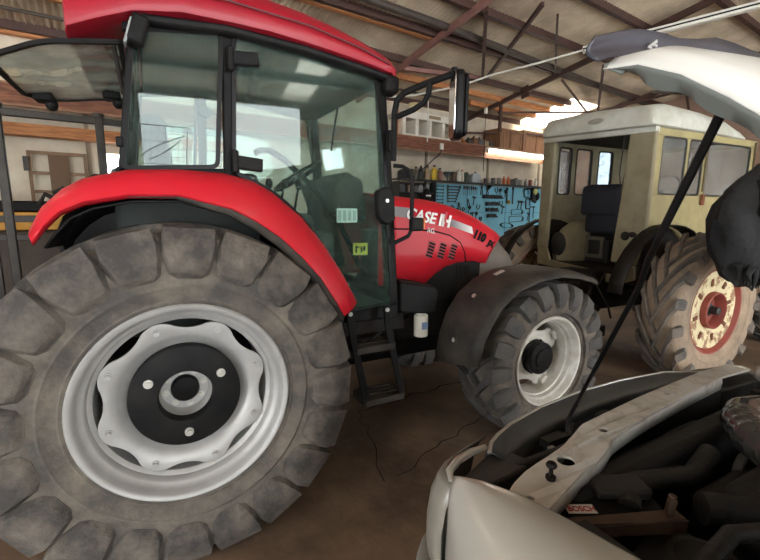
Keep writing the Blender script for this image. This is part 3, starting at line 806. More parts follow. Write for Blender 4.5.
# black side panel in the wheel arch with vertical slots
b = MB(); pts = [(1.62,.99),(1.62,1.12),(1.70,1.15),(1.78,1.215),(1.88,1.27),(2.0,1.30),(2.17,1.30),(2.30,1.27),(2.34,1.0)]
b.prism(pts, side, .392, .375); obj('side_panel', b, m_black, T, .004)
b = MB(); b.prism(pts, side, -.392, -.375); sp = obj('side_panel', b, m_black, T, .004)
b = MB()
for k in range(6): b.box((2.02+.026*k,-.394,1.16), (.010,.012,.19))
obj('slot', b, m_dark, sp, smooth=0)
# seam, louvres, stripe and lettering on the right side
def hs(x, z): return (x, -(hw(x)+.006), z)
b = MB(); b.tube([hs(1.34,1.555),hs(1.6,1.548),hs(1.80,1.525),hs(1.92,1.495),hs(2.02,1.44),hs(2.07,1.36),hs(2.085,1.28)], .006, 8); obj('seam', b, m_blacktext, hd)
for k in range(3):
    x = 1.70+.105*k
    b = MB(); b.prism(rounded([(x-.01,1.345-.012*k),(x+.05,1.325-.012*k),(x+.085,1.45-.012*k),(x+.025,1.462-.012*k)], .01, 3), lambda X, Z, t: (X, -(hw(X)+.004)+t, Z), -.006, .006)
    lv = obj('louvre', b, mat('louvre_red', (150,20,34), .5), hd, smooth=0)
    b = MB()
    for j in range(5):
        f = (j+.5)/5; xx = x-.006+.035*f; zz = 1.345-.012*k+.112*f
        b.bar((xx+.004, -(hw(x)+.011), zz), (xx+.056, -(hw(x)+.011), zz-.018), .004, .014)
    obj('louvre_slot', b, m_blacktext, lv, smooth=0)
def stripe(name, pts, m, off):
    b = MB(); b.prism(pts, lambda X, Z, t: (X, -(hw(X)+off)-t, Z), 0, .002); return obj(name, b, m, hd, smooth=0)
m_strg = bpy.data.materials.new('stripe_gradient'); m_strg.use_nodes = True
_nt = m_strg.node_tree; _b = _nt.nodes['Principled BSDF']; _t = _nt.nodes.new('ShaderNodeTexCoord'); _s = _nt.nodes.new('ShaderNodeSeparateXYZ'); _r = _nt.nodes.new('ShaderNodeMapRange'); _m = _nt.nodes.new('ShaderNodeMix'); _m.data_type = 'RGBA'
_nt.links.new(_t.outputs['Object'], _s.inputs[0]); _nt.links.new(_s.outputs['X'], _r.inputs[0]); _r.inputs[1].default_value = .72; _r.inputs[2].default_value = .93
_m.inputs[6].default_value = lin((96,84,88))+(1,); _m.inputs[7].default_value = lin((228,224,222))+(1,)
_nt.links.new(_r.outputs[0], _m.inputs[0]); _nt.links.new(_m.outputs[2], _b.inputs['Base Color'])
# front end of the stripe fades from grey to white
stripe('stripe', [(1.36,1.715),(1.55,1.70),(1.55,1.63),(1.36,1.645)], m_decalg, .007)
stripe('stripe_tail', [(1.90,1.630),(2.135,1.558),(2.15,1.50),(1.90,1.572)], m_strg, .007)
xd = V((1.0,0,-.165)); yd = V((0,.04,1))
text('lettering', 'CASE', .112, m_white, hd, (1.51,-.424,1.628), xd, yd, .22, .002, 1.0, .003)
text('lettering', 'IH', .118, m_white, hd, (1.800,-.423,1.578), xd, yd, .12, .002, .95, .006)
b = MB(); b.bar((1.862,-.428,1.597), (1.872,-.428,1.674), .016, .003, up=(0,1,0)); obj('emblem_bar', b, m_red, hd, smooth=0)
text('lettering', 'RG.', .05, m_white, hd, (1.70,-.422,1.525), xd, yd, .1, .002, 1.)
text('lettering', '110', .092, m_blacktext, hd, (2.14,-.420,1.480), (1,0,-.36), (0,.08,1), .18, .002, .95, .006)
text('lettering', 'JX', .064, m_blacktext, hd, (2.305,-.414,1.412), (1,0,-.36), (0,.08,1), .18, .002, 1., .004)
# muffler-free top, exhaust hidden behind the pillar

# ---------------------------------------------------------------- box, filter, steps
b = MB(); b.prism(rounded([(1.34,1.21),(1.34,1.0),(1.63,.965),(1.65,1.12),(1.62,1.16)], .02, 3), side, -.66, -.36); tb = obj('battery_box', b, m_black, T, .012)
b = MB(); b.prism([(1.36,1.213),(1.36,1.205),(1.60,1.16),(1.60,1.168)], side, -.62, -.40); obj('box_lid', b, m_dark, tb)
b = MB(); b.cyl((1.545,-.60,.80), (1.545,-.60,.955), .05, 24); b.cyl((1.545,-.60,.955), (1.545,-.60,.985), .035, 16); ft = obj('fuel_filter', b, mat('filter_white', (226,222,208), .5), T, .005, label='white canister filter')
b = MB(); b.box((1.545,-.652,.885), (.05,.004,.05)); obj('filter_label', b, mat('filter_blue', (120,140,176), .5), ft, smooth=0)
b = MB(); b.box((1.15,-.45,.93), (.5,.3,.12)); b.tube([(1.2,-.58,.98),(1.35,-.55,.90),(1.5,-.5,.92)], .02, 8); b.tube([(1.0,-.55,.85),(1.1,-.6,.80),(1.25,-.55,.86)], .016, 8); obj('step_mount', b, m_dark, T, .01)
b = MB()
def strap(x0, x1):
    P = [(x0,1.085),(x0+.01,.95),(x0+.045,.78),(x1,.44)]
    b.prism([(x-.024, z) for x, z in P]+[(x+.024, z) for x, z in reversed(P)], side, -.715, -.700)
strap(.945,1.065); strap(1.205,1.335)
ld = obj('step_ladder', b, m_black, T, .004)
for (x0, x1, z) in ((.99,1.27,.80), (1.055,1.345,.435)):
    b = MB()
    b.bar((x0,-.71,z), (x1,-.71,z), .014, .045); b.bar((x0,-.52,z), (x1,-.52,z), .014, .045); b.bar((x0,-.71,z), (x0,-.52,z), .012, .045); b.bar((x1,-.71,z), (x1,-.52,z), .012, .045)
    for k in range(1, 4): b.bar((x0,-.71+.05*k,z+.004), (x1,-.71+.05*k,z+.004), .02, .02)
    obj('tread', b, m_blackdull, ld, .004)
for (x, z) in ((.945,1.05), (1.205,1.05)):
    b = MB(); b.cyl((x,-.722,z), (x,-.712,z), .014, 10); obj('bolt', b, m_boltmet, ld)
# ---------------------------------------------------------------- mirror and indicator stalk
b = MB(); b.tube([(1.245,-.70,1.98),(1.240,-.72,2.26),(1.245,-.735,2.325),(1.275,-.77,2.365),(1.35,-.86,2.40),(1.45,-1.0,2.435)], .019, 10)
b.tube([(1.235,-.71,2.235),(1.25,-.74,2.235),(1.31,-.82,2.265),(1.35,-.87,2.30),(1.365,-.89,2.345),(1.37,-.89,2.405)], .017, 10); b.box((1.235,-.69,2.10), (.05,.04,.12))
ma = obj('mirror_arm', b, m_black, T)
mh = rounded([(-.072,2.08),(.072,2.08),(.072,2.455),(-.072,2.455)], .05, 5)
mr = Matrix.Rotation(R_(-23), 3, 'Z')
def mfn(y, z, t):
    p = mr @ V((t, y, 0)); return (1.455+p.x, -1.0+p.y, z)
b = MB(); b.prism(mh, mfn, .0, .05); b.prism(inset(mh, .02), mfn, .05, .08); mi = obj('mirror', b, m_blackgloss, ma, .012)
b = MB(); b.prism(inset(mh, .010), mfn, -.004, .0); obj('mirror_glass', b, mat('mirror_silver', (205,205,208), .06, 1.), mi, smooth=0)
b = MB(); b.cyl((1.46,-1.0,2.40), (1.46,-1.0,2.47), .018, 10); obj('mirror_clamp', b, m_black, mi)
b = MB(); b.tube([(1.26,-.68,1.955),(1.30,-.72,1.95),(1.345,-.735,1.925),(1.362,-.74,1.87),(1.362,-.74,1.66),(1.362,-.74,1.56),(1.345,-.73,1.52),(1.27,-.68,1.475)], .013, 10); ib = obj('indicator_stalk', b, m_black, T)
b = MB(); b.box((1.385,-.76,1.595), (.085,.06,.085)); il = obj('indicator_lamp', b, m_black, ib, .015)
b = MB(); b.box((1.430,-.76,1.60), (.012,.05,.07)); obj('indicator_lens', b, mat('amber_lens', (232,120,30), .3), il, .004)
# ---------------------------------------------------------------- front fenders
def ffender(sy):
    P = [(1.665,.60),(1.70,.80),(1.76,.96),(1.86,1.09),(2.0,1.185),(2.2,1.245),(2.45,1.265),(2.65,1.24),(2.78,1.205),(2.87,1.175)]
    rows = []
    for i, (x, z) in enumerate(P):
        q = V((x-2.451, 0, z-.577)).normalized()
        pts = [(.60,-.03), (.615,-.003), (.70,.006), (.82,.010), (.94,.006), (1.0,-.004), (1.035,-.03), (1.04,-.045)]
        rows.append([(x+q.x*o_, sy*y, z+q.z*o_+(.09*max(0,(y-.6)/.44) if i == 0 else (.05*max(0,(y-.6)/.44) if i == 1 else 0))) for y, o_ in pts])
    b = MB(); b.loft(rows, False, False)
    fo = obj('front_fender', b, m_blackdull, T, solid=.01, smooth=50)
    for (i, y) in ((1,.80), (3,.80)):
        b = MB(); x, z = P[i]; q = V((x-2.451, 0, z-.577)).normalized(); p = V((x,sy*y,z))+q*.008; b.cyl(p, p+q*.012, .016, 12); obj('fender_bolt', b, m_boltmet, fo)
    b = MB(); x, z = (2.12,1.222); b.bar((2.08,sy*.75,1.226), (2.16,sy*.75,1.25), .03, .012); obj('fender_catch', b, m_boltmet, fo)
    b = MB(); b.bar((2.451,sy*.62,.75), (2.30,sy*.66,1.235), .05, .02); b.bar((2.451,sy*.62,.75), (2.75,sy*.66,1.20), .05, .02); b.bar((1.70,sy*.62,.70), (1.69,sy*.95,.62), .02, .03); obj('fender_stay', b, m_dark, fo)
ffender(-1); ffender(1)
# ================================================================ the old yellow-cream tractor
YA = R_(-2.9); YH = V((4.726,-.899,0)); YU = V((math.cos(YA), math.sin(YA), 0)); YO = V((math.sin(YA), -math.cos(YA), 0))
def Y(u, l, z):
    # the old tractor leans a little: its left side stands higher
    if z > 1: z += .075*(-.487-l)/1.33*min(1, (z-1)/1.5)
    return YH+YU*u+YO*l+V((0,0,z))
YT = thing('old_tractor', 'old cream yellow cab tractor with white roof and open back, ahead of the red tractor', 'tractor', tuple(Y(.6,-1.15,0)))
def ybox(u0, u1, l0, l1, z0, z1, b=None):
    b = b or MB(); vs = [Y(u,l,z) for z in (z0,z1) for l in (l0,l1) for u in (u0,u1)]
    return b.add(vs, [(0,2,3,1),(4,5,7,6),(0,1,5,4),(2,6,7,3),(0,4,6,2),(1,3,7,5)])
def ywheel(l, left):
    c = Y(0,l,.735); ti = tyre(.765,.37,.435,17,.045,.062,.115,.62,.05,flip=-1)
    wh = obj('rear_wheel', flat(place(ti, c, YA, left)), m_rubber_y, YT, smooth=42, bevel=.008, m2=(m_lugy, ti.nc))
    b = MB(); b.lathe([(.438,.135),(.446,.142),(.438,.152),(.425,.150),(.415,.138),(.408,.118),(.395,.110),(.388,.09),(.382,.06),(.382,-.12),(.44,-.14)], 72); obj('rim', place(b, c, YA, left), m_redrim, wh, smooth=40)
    b = disc_lobed(.16,.385,.392,8,.095,.118,.012,ph=.2); obj('wheel_disc', place(b, c, YA, left), m_creamrim, wh, smooth=50)
    for k in range(8):
        t = 2*PI*k/8+.2; b = MB(); p = V(polar(.285,t,.112)); b.bar(p+V(polar(-.035,t,0)), p+V(polar(.035,t,0)), .035, .012, up=(0,1,0)); obj('disc_slot', place(b, c, YA, left), m_rust, wh)
    b = MB(); b.lathe([(.185,.09),(.182,.150),(.170,.156),(.162,.148),(.150,.06),(.085,.05)], 48); obj('hub_drum', place(b, c, YA, left), m_redrim, wh, smooth=40)
    b = MB(); b.lathe([(.09,.04),(.07,.05),(.065,.09),(.04,.10),(.038,.17),(.03,.175),(.001,.176)], 32); obj('axle_stub', place(b, c, YA, left), m_engine2, wh, smooth=40)
    for q in bolts(8,.11,.012,.012,.02): obj('hub_nut', place(q, c, YA, left), m_redrim, wh)
ywheel(0, False); ywheel(-2.30, True)
for l, lf in ((-.30, False), (-2.0, True)):
    c = Y(2.35,l,.37); ti = tyre(.385,.19,.22,16,.016,.03,.05,.2,.03,flip=-1); wh = obj('front_wheel', flat(place(ti, c, YA, lf)), m_rubber, YT, smooth=32)
    b = MB(); b.lathe([(.225,.07),(.215,.08),(.2,.05),(.18,.03),(.06,.03),(.05,.06),(.001,.06)], 40); obj('rim', place(b, c, YA, lf), m_redrim, wh, smooth=40)
b = ybox(-.45,.9,-1.4,-.9,.55,1.0); ybox(.9,2.6,-1.35,-.95,.55,1.3,b); b.cyl(Y(0,-2.2,.735), Y(0,-.1,.735), .11, 20); b.cyl(Y(2.35,-2.0,.37), Y(2.35,-.3,.37), .05, 12)
obj('transmission', b, m_dark, YT, .02)
b = ybox(1.75,2.9,-1.5,-.8,1.2,1.62); obj('engine_hood', b, m_cab_y, YT, .05)
# rear linkage and pipes
b = MB(); b.bar(Y(-.45,-1.4,.62), Y(-.85,-1.5,.42), .05, .08); b.bar(Y(-.45,-.8,.62), Y(-.85,-.75,.42), .05, .08); b.bar(Y(-.42,-1.15,.5), Y(-.8,-1.15,.42), .10, .05); b.bar(Y(-.4,-1.35,.95), Y(-.75,-1.46,.5), .03, .03); b.bar(Y(-.4,-.9,.95), Y(-.75,-.8,.5), .03, .03)
b.cyl(Y(-.5,-1.0,.36), Y(-.5,-1.0,.75), .04, 12); b.cyl(Y(-.45,-1.15,.8), Y(-.65,-1.15,.8), .07, 16)
ybox(-.62,-.42,-.98,-.70,.30,.42,b)
obj('rear_linkage', b, m_dark, YT, .006)
b = MB()
for k, (l0, l1) in enumerate(((-1.3,-1.22),(-1.1,-1.25),(-.95,-1.0),(-.85,-.7))): b.tube([Y(-.30,l0,1.0), Y(-.45,l0+.02,.85), Y(-.42,l1,.65), Y(-.35,l1,.5)], .012, 8)
for l in (-1.05,-.98,-.91): b.cyl(Y(-.38,l,.90), Y(-.46,l,.93), .022, 10)
obj('hydraulic_hose', b, m_engine2, YT)
# ---- cab body
def pane(par, pts, fn, t0, t1, name='window_glass', m=None): b = MB(); b.prism(pts, fn, t0, t1); return obj(name, b, m or m_glass2, par, smooth=0)
LR, LL, U0, U1 = -.487, -1.97, -.22, 1.74
m_seal = mat('window_rubber', (44,42,38), .7)
def sidewall(l, t, wins, m, low, name, gm=None):
    fn = lambda u, z, q: Y(u, l+q, z)
    b = MB(); zt = 2.55; zw0, zw1 = 1.87, 2.475
    us = [U0]+[x for w in wins for x in w]+[U1]
    for i in range(0, len(us), 2): b.prism([(us[i],zw0),(us[i+1],zw0),(us[i+1],zw1),(us[i],zw1)], fn, 0, t)
    b.prism([(U0,zw1),(U1,zw1),(U1,zt),(U0,zt)], fn, 0, t)
    b.prism(low, fn, 0, t)
    o = obj(name, b, m, YT, .006)
    for w in wins:
        p = rounded([(w[0],zw0),(w[1],zw0),(w[1],zw1),(w[0],zw1)], .055, 4)
        # fill the square corners left outside the rounded pane
        b = MB(); outer = []
        x0, x1 = w; n = len(p)
        for (x, z) in p:
            ex = min(x-x0, x1-x); ez = min(z-zw0, zw1-z)
            if ex < ez: outer.append((x0 if x-x0 < x1-x else x1, z))
            else: outer.append((x, zw0 if z-zw0 < zw1-z else zw1))
        b.ring(outer, p, fn, 0, t); obj('window_corner', b, m, o, smooth=0)
        b = MB(); b.ring(p, inset(p, .018), fn, -.004, t+.006); obj('window_rubber', b, m_seal, o, smooth=40)
        pane(o, inset(p, .012), fn, t*.4, t*.6, m=gm)
    return o
arch = [(.60*math.cos(t)*1.05+.0, .735+.84*math.sin(t)*1.0) for t in srange(R_(152), R_(28), 14)]
lowR = [(U0,1.87),(U0,1.15)]+[(-.52+.0,1.15)][:0]+arch[0:0]
lowR = [(U0,1.87),(U0,1.42)]+[(u, z) for u, z in [(-.10,1.52),(.0,1.55),(.12,1.54),(.26,1.49),(.42,1.38),(.54,1.22),(.62,1.05)]]+[(U1,1.05),(U1,1.87)]
fr = sidewall(LR, -.03, [(-.10,.335),(.372,.66),(.74,1.64)], m_cab_y, lowR, 'cab_side')
# grab handle + door latch + seam on the side
for u in (.695, 1.70):
    b = MB(); b.bar(Y(u,LR+.012,1.1 if u > 1 else 1.92), Y(u,LR+.012,2.53), .012, .02); obj('door_seam', b, mat('seam_brown', (96,84,58), .7), fr, smooth=0)
b = MB(); b.box(tuple(Y(.70,LR+.02,1.83)), (.05,.03,.12)); obj('door_latch', b, m_rust, fr, .006)
sidewall(LL, .03, [(.03,.28),(.36,.69),(.81,1.13)], m_cab_g, [(U0,1.87),(U0,1.05),(U1,1.05),(U1,1.87)], 'cab_side', m_glass3)
# rear face: two posts, header and the broken lower panel round the open back
fr_ = lambda l, z, q: Y(U0+q, l, z)
b = MB()
b.prism([(LL-.005,1.20),(LL,2.55),(-1.775,2.55),(-1.785,1.95),(-1.81,1.20)], fr_, -.02, .04)
rp = obj('rear_panel', b, m_cab_g, YT, .02)
b = MB(); b.prism([(-.765,2.55),(LR+.01,2.55),(LR+.01,1.45),(-.56,1.10),(-.86,1.12),(-.84,1.4),(-.80,1.9)], fr_, -.02, .03); o = obj('rear_panel', b, m_cab_g, YT, .02)
b = MB(); b.prism(rounded([(-.74,1.50),(-.60,1.50),(-.60,1.68),(-.74,1.70)], .03), fr_, -.035, -.02); obj('cover_plate', b, m_cab_g, o, .006)
b = MB(); b.ball(tuple(Y(U0-.025,-.70,1.42)), (.02,.05,.05)); b.ball(tuple(Y(U0-.025,-.62,1.44)), (.02,.05,.03)); obj('rust_hole', b, m_dark, o)
b = MB(); b.prism([(LL,2.50),(LR+.01,2.50),(LR+.01,2.56),(LL,2.56)], fr_, -.03, .04); obj('rear_header', b, m_cab_w, YT, .01)
b = MB(); b.prism([(-1.965,1.22),(-1.81,1.20),(-1.74,1.05),(-.80,.97),(-.70,1.10),(-.56,1.10),(-.55,.95),(-.75,.86),(-1.96,.98)], fr_, -.01, .03); o = obj('rear_sill', b, m_cab_g, YT, .01)
b = MB(); b.cyl(Y(U0-.03,-1.87,2.36), Y(U0-.01,-1.87,2.36), .05, 20); obj('lamp_boss', b, m_cab_g, rp, .004)
# inner wheel arches, floor, bulkhead
for l0, l1 in ((LR+.02,.17), (LL-.02,-2.48)):
    rows = []
    for t in srange(R_(170), R_(10), 14):
        rows.append([Y(.80*math.cos(t), l0, .735+.82*math.sin(t)), Y(.80*math.cos(t), l0+(l1-l0)*.25, .735+.82*math.sin(t))])
    b = MB(); b.loft(rows, False, False); obj('wheel_arch', b, m_dark, YT, solid=.012)
for s, l in ((1,-.52), (-1,-1.94)):
    b = MB()
    P = [(.80*math.cos(t), .735+.82*math.sin(t)) for t in srange(R_(175), R_(5), 16)]
    b.prism(P+[(.8,.75),(-.8,.75)], lambda u, z, q: Y(max(u, U0+.01), l+q, z), -.01, .01)
    obj('inner_arch', b, m_dark, YT, smooth=0)
b = ybox(U0+.02,U1,LL+.03,LR-.03,.98,1.04); obj('cab_floor', b, m_dark, YT, .01)
b = MB(); b.ball(tuple(Y(.25,-1.72,1.15)), (.42,.22,.42)); obj('inner_fender', b, m_cab_g, YT)
b = MB(); b.ball(tuple(Y(-.14,-1.70,1.25)), (.04,.12,.16)); obj('tool_pouch', b, m_engine, YT)
b = ybox(U1-.03,U1,LL+.03,LR-.03,1.0,1.85); obj('front_bulkhead', b, m_dark, YT)
fp = lambda l, z, q: Y(U1+q, l, z)
b = MB(); b.ring([(LL,1.85),(LR,1.85),(LR,2.55),(LL,2.55)], [(LL+.08,1.92),(LR-.08,1.92),(LR-.08,2.47),(LL+.08,2.47)], fp, -.03, .0); o = obj('windscreen_frame', b, m_cab_y, YT, smooth=0)
pane(o, [(LL+.08,1.92),(LR-.08,1.92),(LR-.08,2.47),(LL+.08,2.47)], fp, -.018, -.012)
# roof cap
secs = []
for (u, zb, zt, e) in ((-.345,2.56,2.60,-.06),(-.335,2.56,2.70,-.0),(-.29,2.555,2.765,.02),(-.1,2.555,2.795,.03),(.5,2.55,2.77,.03),(1.0,2.545,2.72,.03),(1.25,2.54,2.66,.02),(1.42,2.54,2.58,.0),(1.46,2.54,2.555,-.02)):
    r = LR+e+.02; l = LL+.07-e
    L = [(r-.02,zb),(r,zb+.01),(r-.005,zb+(zt-zb)*.55),(r-.05,zt-.02),(r-.12,zt),((l+r)/2,zt+.02),(l+.12,zt),(l+.05,zt-.02),(l+.005,zb+(zt-zb)*.55),(l,zb+.01),(l+.02,zb)]
    secs.append([Y(u,a,z) for a, z in L])
b = MB(); b.loft(secs); rf = obj('roof', b, m_cab_w, YT, smooth=50)
b = ybox(U0+.06,U1-.04,LL+.04,LR-.04,2.525,2.55); obj('cab_ceiling', b, m_dark, YT)
b = MB(); b.ball(tuple(Y(-.345,-1.12,2.665)), (.012,.10,.03)); obj('torn_patch', b, mat('scraped_grey', (150,146,132), .7), rf)
# seat with a dark cover, steering wheel
b = ybox(.25,.75,-1.55,-1.05,1.30,1.42); se = obj('seat', b, m_black, YT, .04)
b = ybox(.18,.30,-1.58,-1.10,1.40,2.0); ybox(.12,.2,-1.62,-1.08,1.62,1.98,b); obj('backrest', b, mat('dark_blue_cover', (34,36,44), .8), se, .05)
b = ybox(.16,.30,-1.52,-1.18,1.04,1.32); obj('seat_box', b, m_engine, se, .01)
b = MB(); b.ring([(-1.50,1.10),(-1.24,1.10),(-1.24,1.36),(-1.50,1.36)], [(-1.46,1.14),(-1.28,1.14),(-1.28,1.32),(-1.46,1.32)], lambda l, z, q: Y(.13+q,l,z), 0, .03); obj('seat_bracket', b, mat('bracket_grey', (92,86,74), .6), se)
b = MB(); cw = Y(.8,-1.0,1.95); u = YO; w_ = (YU*.5+V((0,0,.86))).normalized()
b.tube([cw+(u*math.cos(t)+w_*math.sin(t))*.2 for t in srange(0, 2*PI, 30)[:-1]], .012, 8, loop=True); b.cyl(cw, cw+YU*.4-V((0,0,.5)), .02, 8); b.bar(cw-u*.19, cw+u*.19, .02, .02); obj('steering_wheel', b, m_engine, YT)
b = MB(); b.tube([Y(-.1,-.84,2.25),Y(-.14,-.86,2.0),Y(-.14,-.80,1.85),Y(-.1,-.76,1.95),Y(-.1,-.80,2.1)], .008, 6); b.tube([Y(-.1,-.92,2.5),Y(-.1,-.94,2.1),Y(-.1,-.86,1.7),Y(-.1,-.8,1.5)], .007, 6); obj('loose_cable', b, m_engine2, YT)

# jacket hung in front of the old tractor's wheel
JC = V((4.27,-1.47,2.05))
J = thing('hanging_jacket', 'black jacket hanging by a rope in front of the cream tractor, at the right edge', 'jacket', tuple(JC+V((0,0,-.95))))
secs = []
for (z, w, d_, dx) in ((.02,.08,.06,0),(-.03,.14,.10,-.0),(-.10,.28,.13,-.02),(-.20,.44,.17,-.04),(-.31,.53,.20,-.06),(-.42,.57,.21,-.07),(-.54,.56,.20,-.06),(-.66,.52,.19,-.04),(-.76,.48,.17,-.01),(-.84,.44,.15,.02),(-.90,.34,.12,.06)):
    ring = []
    for k in range(28):
        t = 2*PI*k/28; f = 1+.05*math.sin(5*t+z*9)+.04*math.sin(9*t-z*14)
        ring.append(JC+V((dx+w*f*math.cos(t), d_*f*math.sin(t)-.05*math.cos(t), z+(.05*math.sin(7*t)+.03*math.sin(13*t) if z < -.8 else 0))))
    secs.append(ring)
m_cloth = mat('black_cloth', (20,20,21), .9, 0, (34,34,34), 9., .6, .5, 26.)
b = MB(); b.loft(secs); jb = obj('jacket_body', b, m_cloth, J, smooth=60)
b = MB(); b.tube([JC+V((-.20,-.08,-.16)), JC+V((-.32,-.17,-.34)), JC+V((-.2,-.23,-.50)), JC+V((.0,-.25,-.66)), JC+V((.2,-.22,-.80))], [.12,.14,.13,.11,.09], 14); obj('sleeve', b, m_cloth, J, smooth=60)
b = MB()
for k in range(26):
    x = -.46+.034*k+random.uniform(-.01,.01); y = random.uniform(-.18,-.02); z = -.74-.10*math.sin(max(0,min(1,(x+.5)/.6))*PI*.6)
    p = JC+V((x,y,z)); b.tube([p, p+V((random.uniform(-.03,.03),random.uniform(-.03,.03),-.06)), p+V((random.uniform(-.06,.06),-.02,-.12-random.uniform(0,.05)))], [.03,.022,.004], 6)
fr_h = obj('fringe', b, m_cloth, J, smooth=60); fr_h['kind'] = 'stuff'
b = MB(); rt = JC.copy(); rt.z = roofz(rt.dot(NW))-.06; b.tube([JC, JC+V((.0,0,.4)), rt], .008, 6); obj('rope', b, mat('rope', (120,100,74), .9), J)
# ================================================================ the pale car with its bonnet up
K = thing('car', 'pale car with raised white bonnet and open engine bay at the lower right', 'car', (1.5,-2.6,0))
m_chrome = mat('dark_chrome', (96,102,106), .28, .55, (70,74,76), 6., .5)
# left wing (nearest the camera)
st = [(-2.185,.600,.572,.955),(-2.205,.612,.558,.962),(-2.25,.640,.532,.968),(-2.34,.685,.494,.970),(-2.45,.712,.468,.972),(-2.60,.742,.446,.975),(-2.80,.762,.430,.98),(-3.0,.775,.422,.985),(-3.25,.79,.418,.99)]
def wing(mx):
    rows = []
    for (y, xi, xo, z) in st:
        r = [(xi+.022,z-.055),(xi+.012,z-.030),(xi,z-.006),(xi-.012,z),(xi-(xi-xo)*.35,z-.003),(xi-(xi-xo)*.62,z-.022),(xi-(xi-xo)*.84,z-.068),(xo+.004,z-.14),(xo,z-.22),(xo+.002,z-.34),(xo+.004,.52)]
        rows.append([(mx(x), y, q) for x, q in r])
    b = MB(); b.loft(rows, False, False); return obj('wing', b, m_car, K, solid=.006, smooth=50)
XM = 1.50
wing(lambda x: x); wing(lambda x: 2*XM-x)
# lamps
def lampset(mx, lab=None):
    P = [(.570,-2.182),(.566,-2.15),(.572,-2.115),(.592,-2.083),(.640,-2.052),(.72,-2.026),(.82,-2.005)]
    rows = []
    for i, (x, y) in enumerate(P):
        q = V((XM-x, -2.6-y)).normalized()
        rows.append([(mx(x+q.x*.05), y+q.y*.03, .925), (mx(x+q.x*.02), y+q.y*.012, .905), (mx(x), y, .86), (mx(x-q.x*.012), y-q.y*.008, .78), (mx(x-q.x*.012), y-q.y*.008, .70), (mx(x), y, .645)])
    b = MB(); b.loft(rows, False, False); hl = obj('headlamp', b, m_lens, K, solid=.006, smooth=60)
    b = MB(); b.tube([(mx(.595),-2.165,.93),(mx(.615),-2.135,.936),(mx(.66),-2.108,.936),(mx(.74),-2.083,.93),(mx(.81),-2.07,.922)], [.006,.012,.013,.013,.008], 8); obj('lamp_trim', b, m_car, hl)
    b = MB(); b.loft([[(mx(.60),-2.17,.915),(mx(.66),-2.22,.915),(mx(.66),-2.22,.70),(mx(.60),-2.17,.70)], [(mx(.80),-2.09,.91),(mx(.86),-2.19,.90),(mx(.86),-2.19,.70),(mx(.80),-2.09,.70)], [(mx(.88),-2.07,.90),(mx(.94),-2.15,.88),(mx(.94),-2.15,.70),(mx(.88),-2.07,.70)]]); obj('lamp_housing', b, m_engine2, hl, .008)
lampset(lambda x: x); lampset(lambda x: 2*XM-x)
# grille surround
GT = [(.80,-2.10),(.845,-2.06),(.895,-2.034),(.99,-2.000),(1.194,-1.956),(1.466,-1.931),(1.735,-1.937),(2.02,-1.972),(2.2,-2.06)]
rows = []
for i, (x, y) in enumerate(GT):
    a = V(GT[max(0,i-1)]); c = V(GT[min(len(GT)-1,i+1)]); t = (c-a).normalized(); n = V((t.y,-t.x))   # n points to the car
    f = lambda d_, z: (x+n.x*d_, y+n.y*d_, z)
    rows.append([f(.075,.845), f(.066,.878), f(.045,.902), f(.014,.918), f(.004,.921), f(-.006,.914), f(-.012,.895), f(-.018,.80), f(-.02,.62)])
b = MB(); b.loft(rows, False, False); gr = obj('grille', b, m_chrome, K, solid=.006, smooth=50)
b = MB(); b.tube([(x, y, .921) for x, y in GT], .007, 8); obj('grille_edge', b, m_car, gr)
rows = []
for (x, y) in [(.47,-2.5),(.48,-2.28),(.50,-2.17),(.535,-2.09),(.60,-2.02),(.75,-1.955),(1.0,-1.905),(1.5,-1.875),(2.0,-1.905),(2.25,-1.955),(2.40,-2.02),(2.465,-2.09),(2.50,-2.17),(2.52,-2.28),(2.53,-2.5)]:
    q = V((XM-x, -2.9-y)).normalized(); rows.append([(x+q.x*o_, y+q.y*o_, z) for o_, z in ((.05,.655),(.01,.64),(-.005,.58),(-.008,.48),(.02,.36),(.06,.30))])
b = MB(); b.loft(rows, False, False); obj('bumper', b, mat('bumper_grey', (150,150,146), .45, 0, (120,116,108), 6., .6), K, solid=.01, smooth=50)
# radiator support panel with real holes
def plate(name, outline, holes, z, th, m, parent, bev=.003):
    cu = bpy.data.curves.new(name, 'CURVE'); cu.dimensions = '2D'; cu.fill_mode = 'BOTH'; cu.extrude = th/2; cu.bevel_depth = bev; cu.bevel_resolution = 1
    for P in [outline]+holes:
        sp = cu.splines.new('POLY'); sp.points.add(len(P)-1); sp.use_cyclic_u = True
        for i, (x, y) in enumerate(P): sp.points[i].co = (x, y, 0, 1)
    tmp = bpy.data.objects.new('t', cu); C.objects.link(tmp); bpy.context.view_layer.update()
    me = bpy.data.meshes.new_from_object(tmp.evaluated_get(bpy.context.evaluated_depsgraph_get())); bpy.data.objects.remove(tmp)
    b = MB(); b.v = [V((v.co.x, v.co.y, v.co.z+z(v.co.x, v.co.y))) for v in me.vertices]; b.f = [tuple(p.vertices) for p in me.polygons]
    return obj(name, b, m, parent, smooth=40)
def circ2(x, y, rx, ry=None, n=20): return [(x+rx*math.cos(t), y+(ry or rx)*math.sin(t)) for t in srange(0, 2*PI, n)[:-1]]
def dense(P, n=6):
    o = []
    for a, c in zip(P, P[1:]+P[:1]): o += [(a[0]+(c[0]-a[0])*k/n, a[1]+(c[1]-a[1])*k/n) for k in range(n)]
    return o
front = [(.60,-2.335),(.64,-2.31),(.685,-2.290),(.74,-2.266),(.802,-2.245),(.86,-2.233),(.914,-2.224),(1.0,-2.207),(1.08,-2.188),(1.162,-2.165),(1.35,-2.146),(1.558,-2.127),(1.8,-2.113),(2.07,-2.100),(2.30,-2.11)]
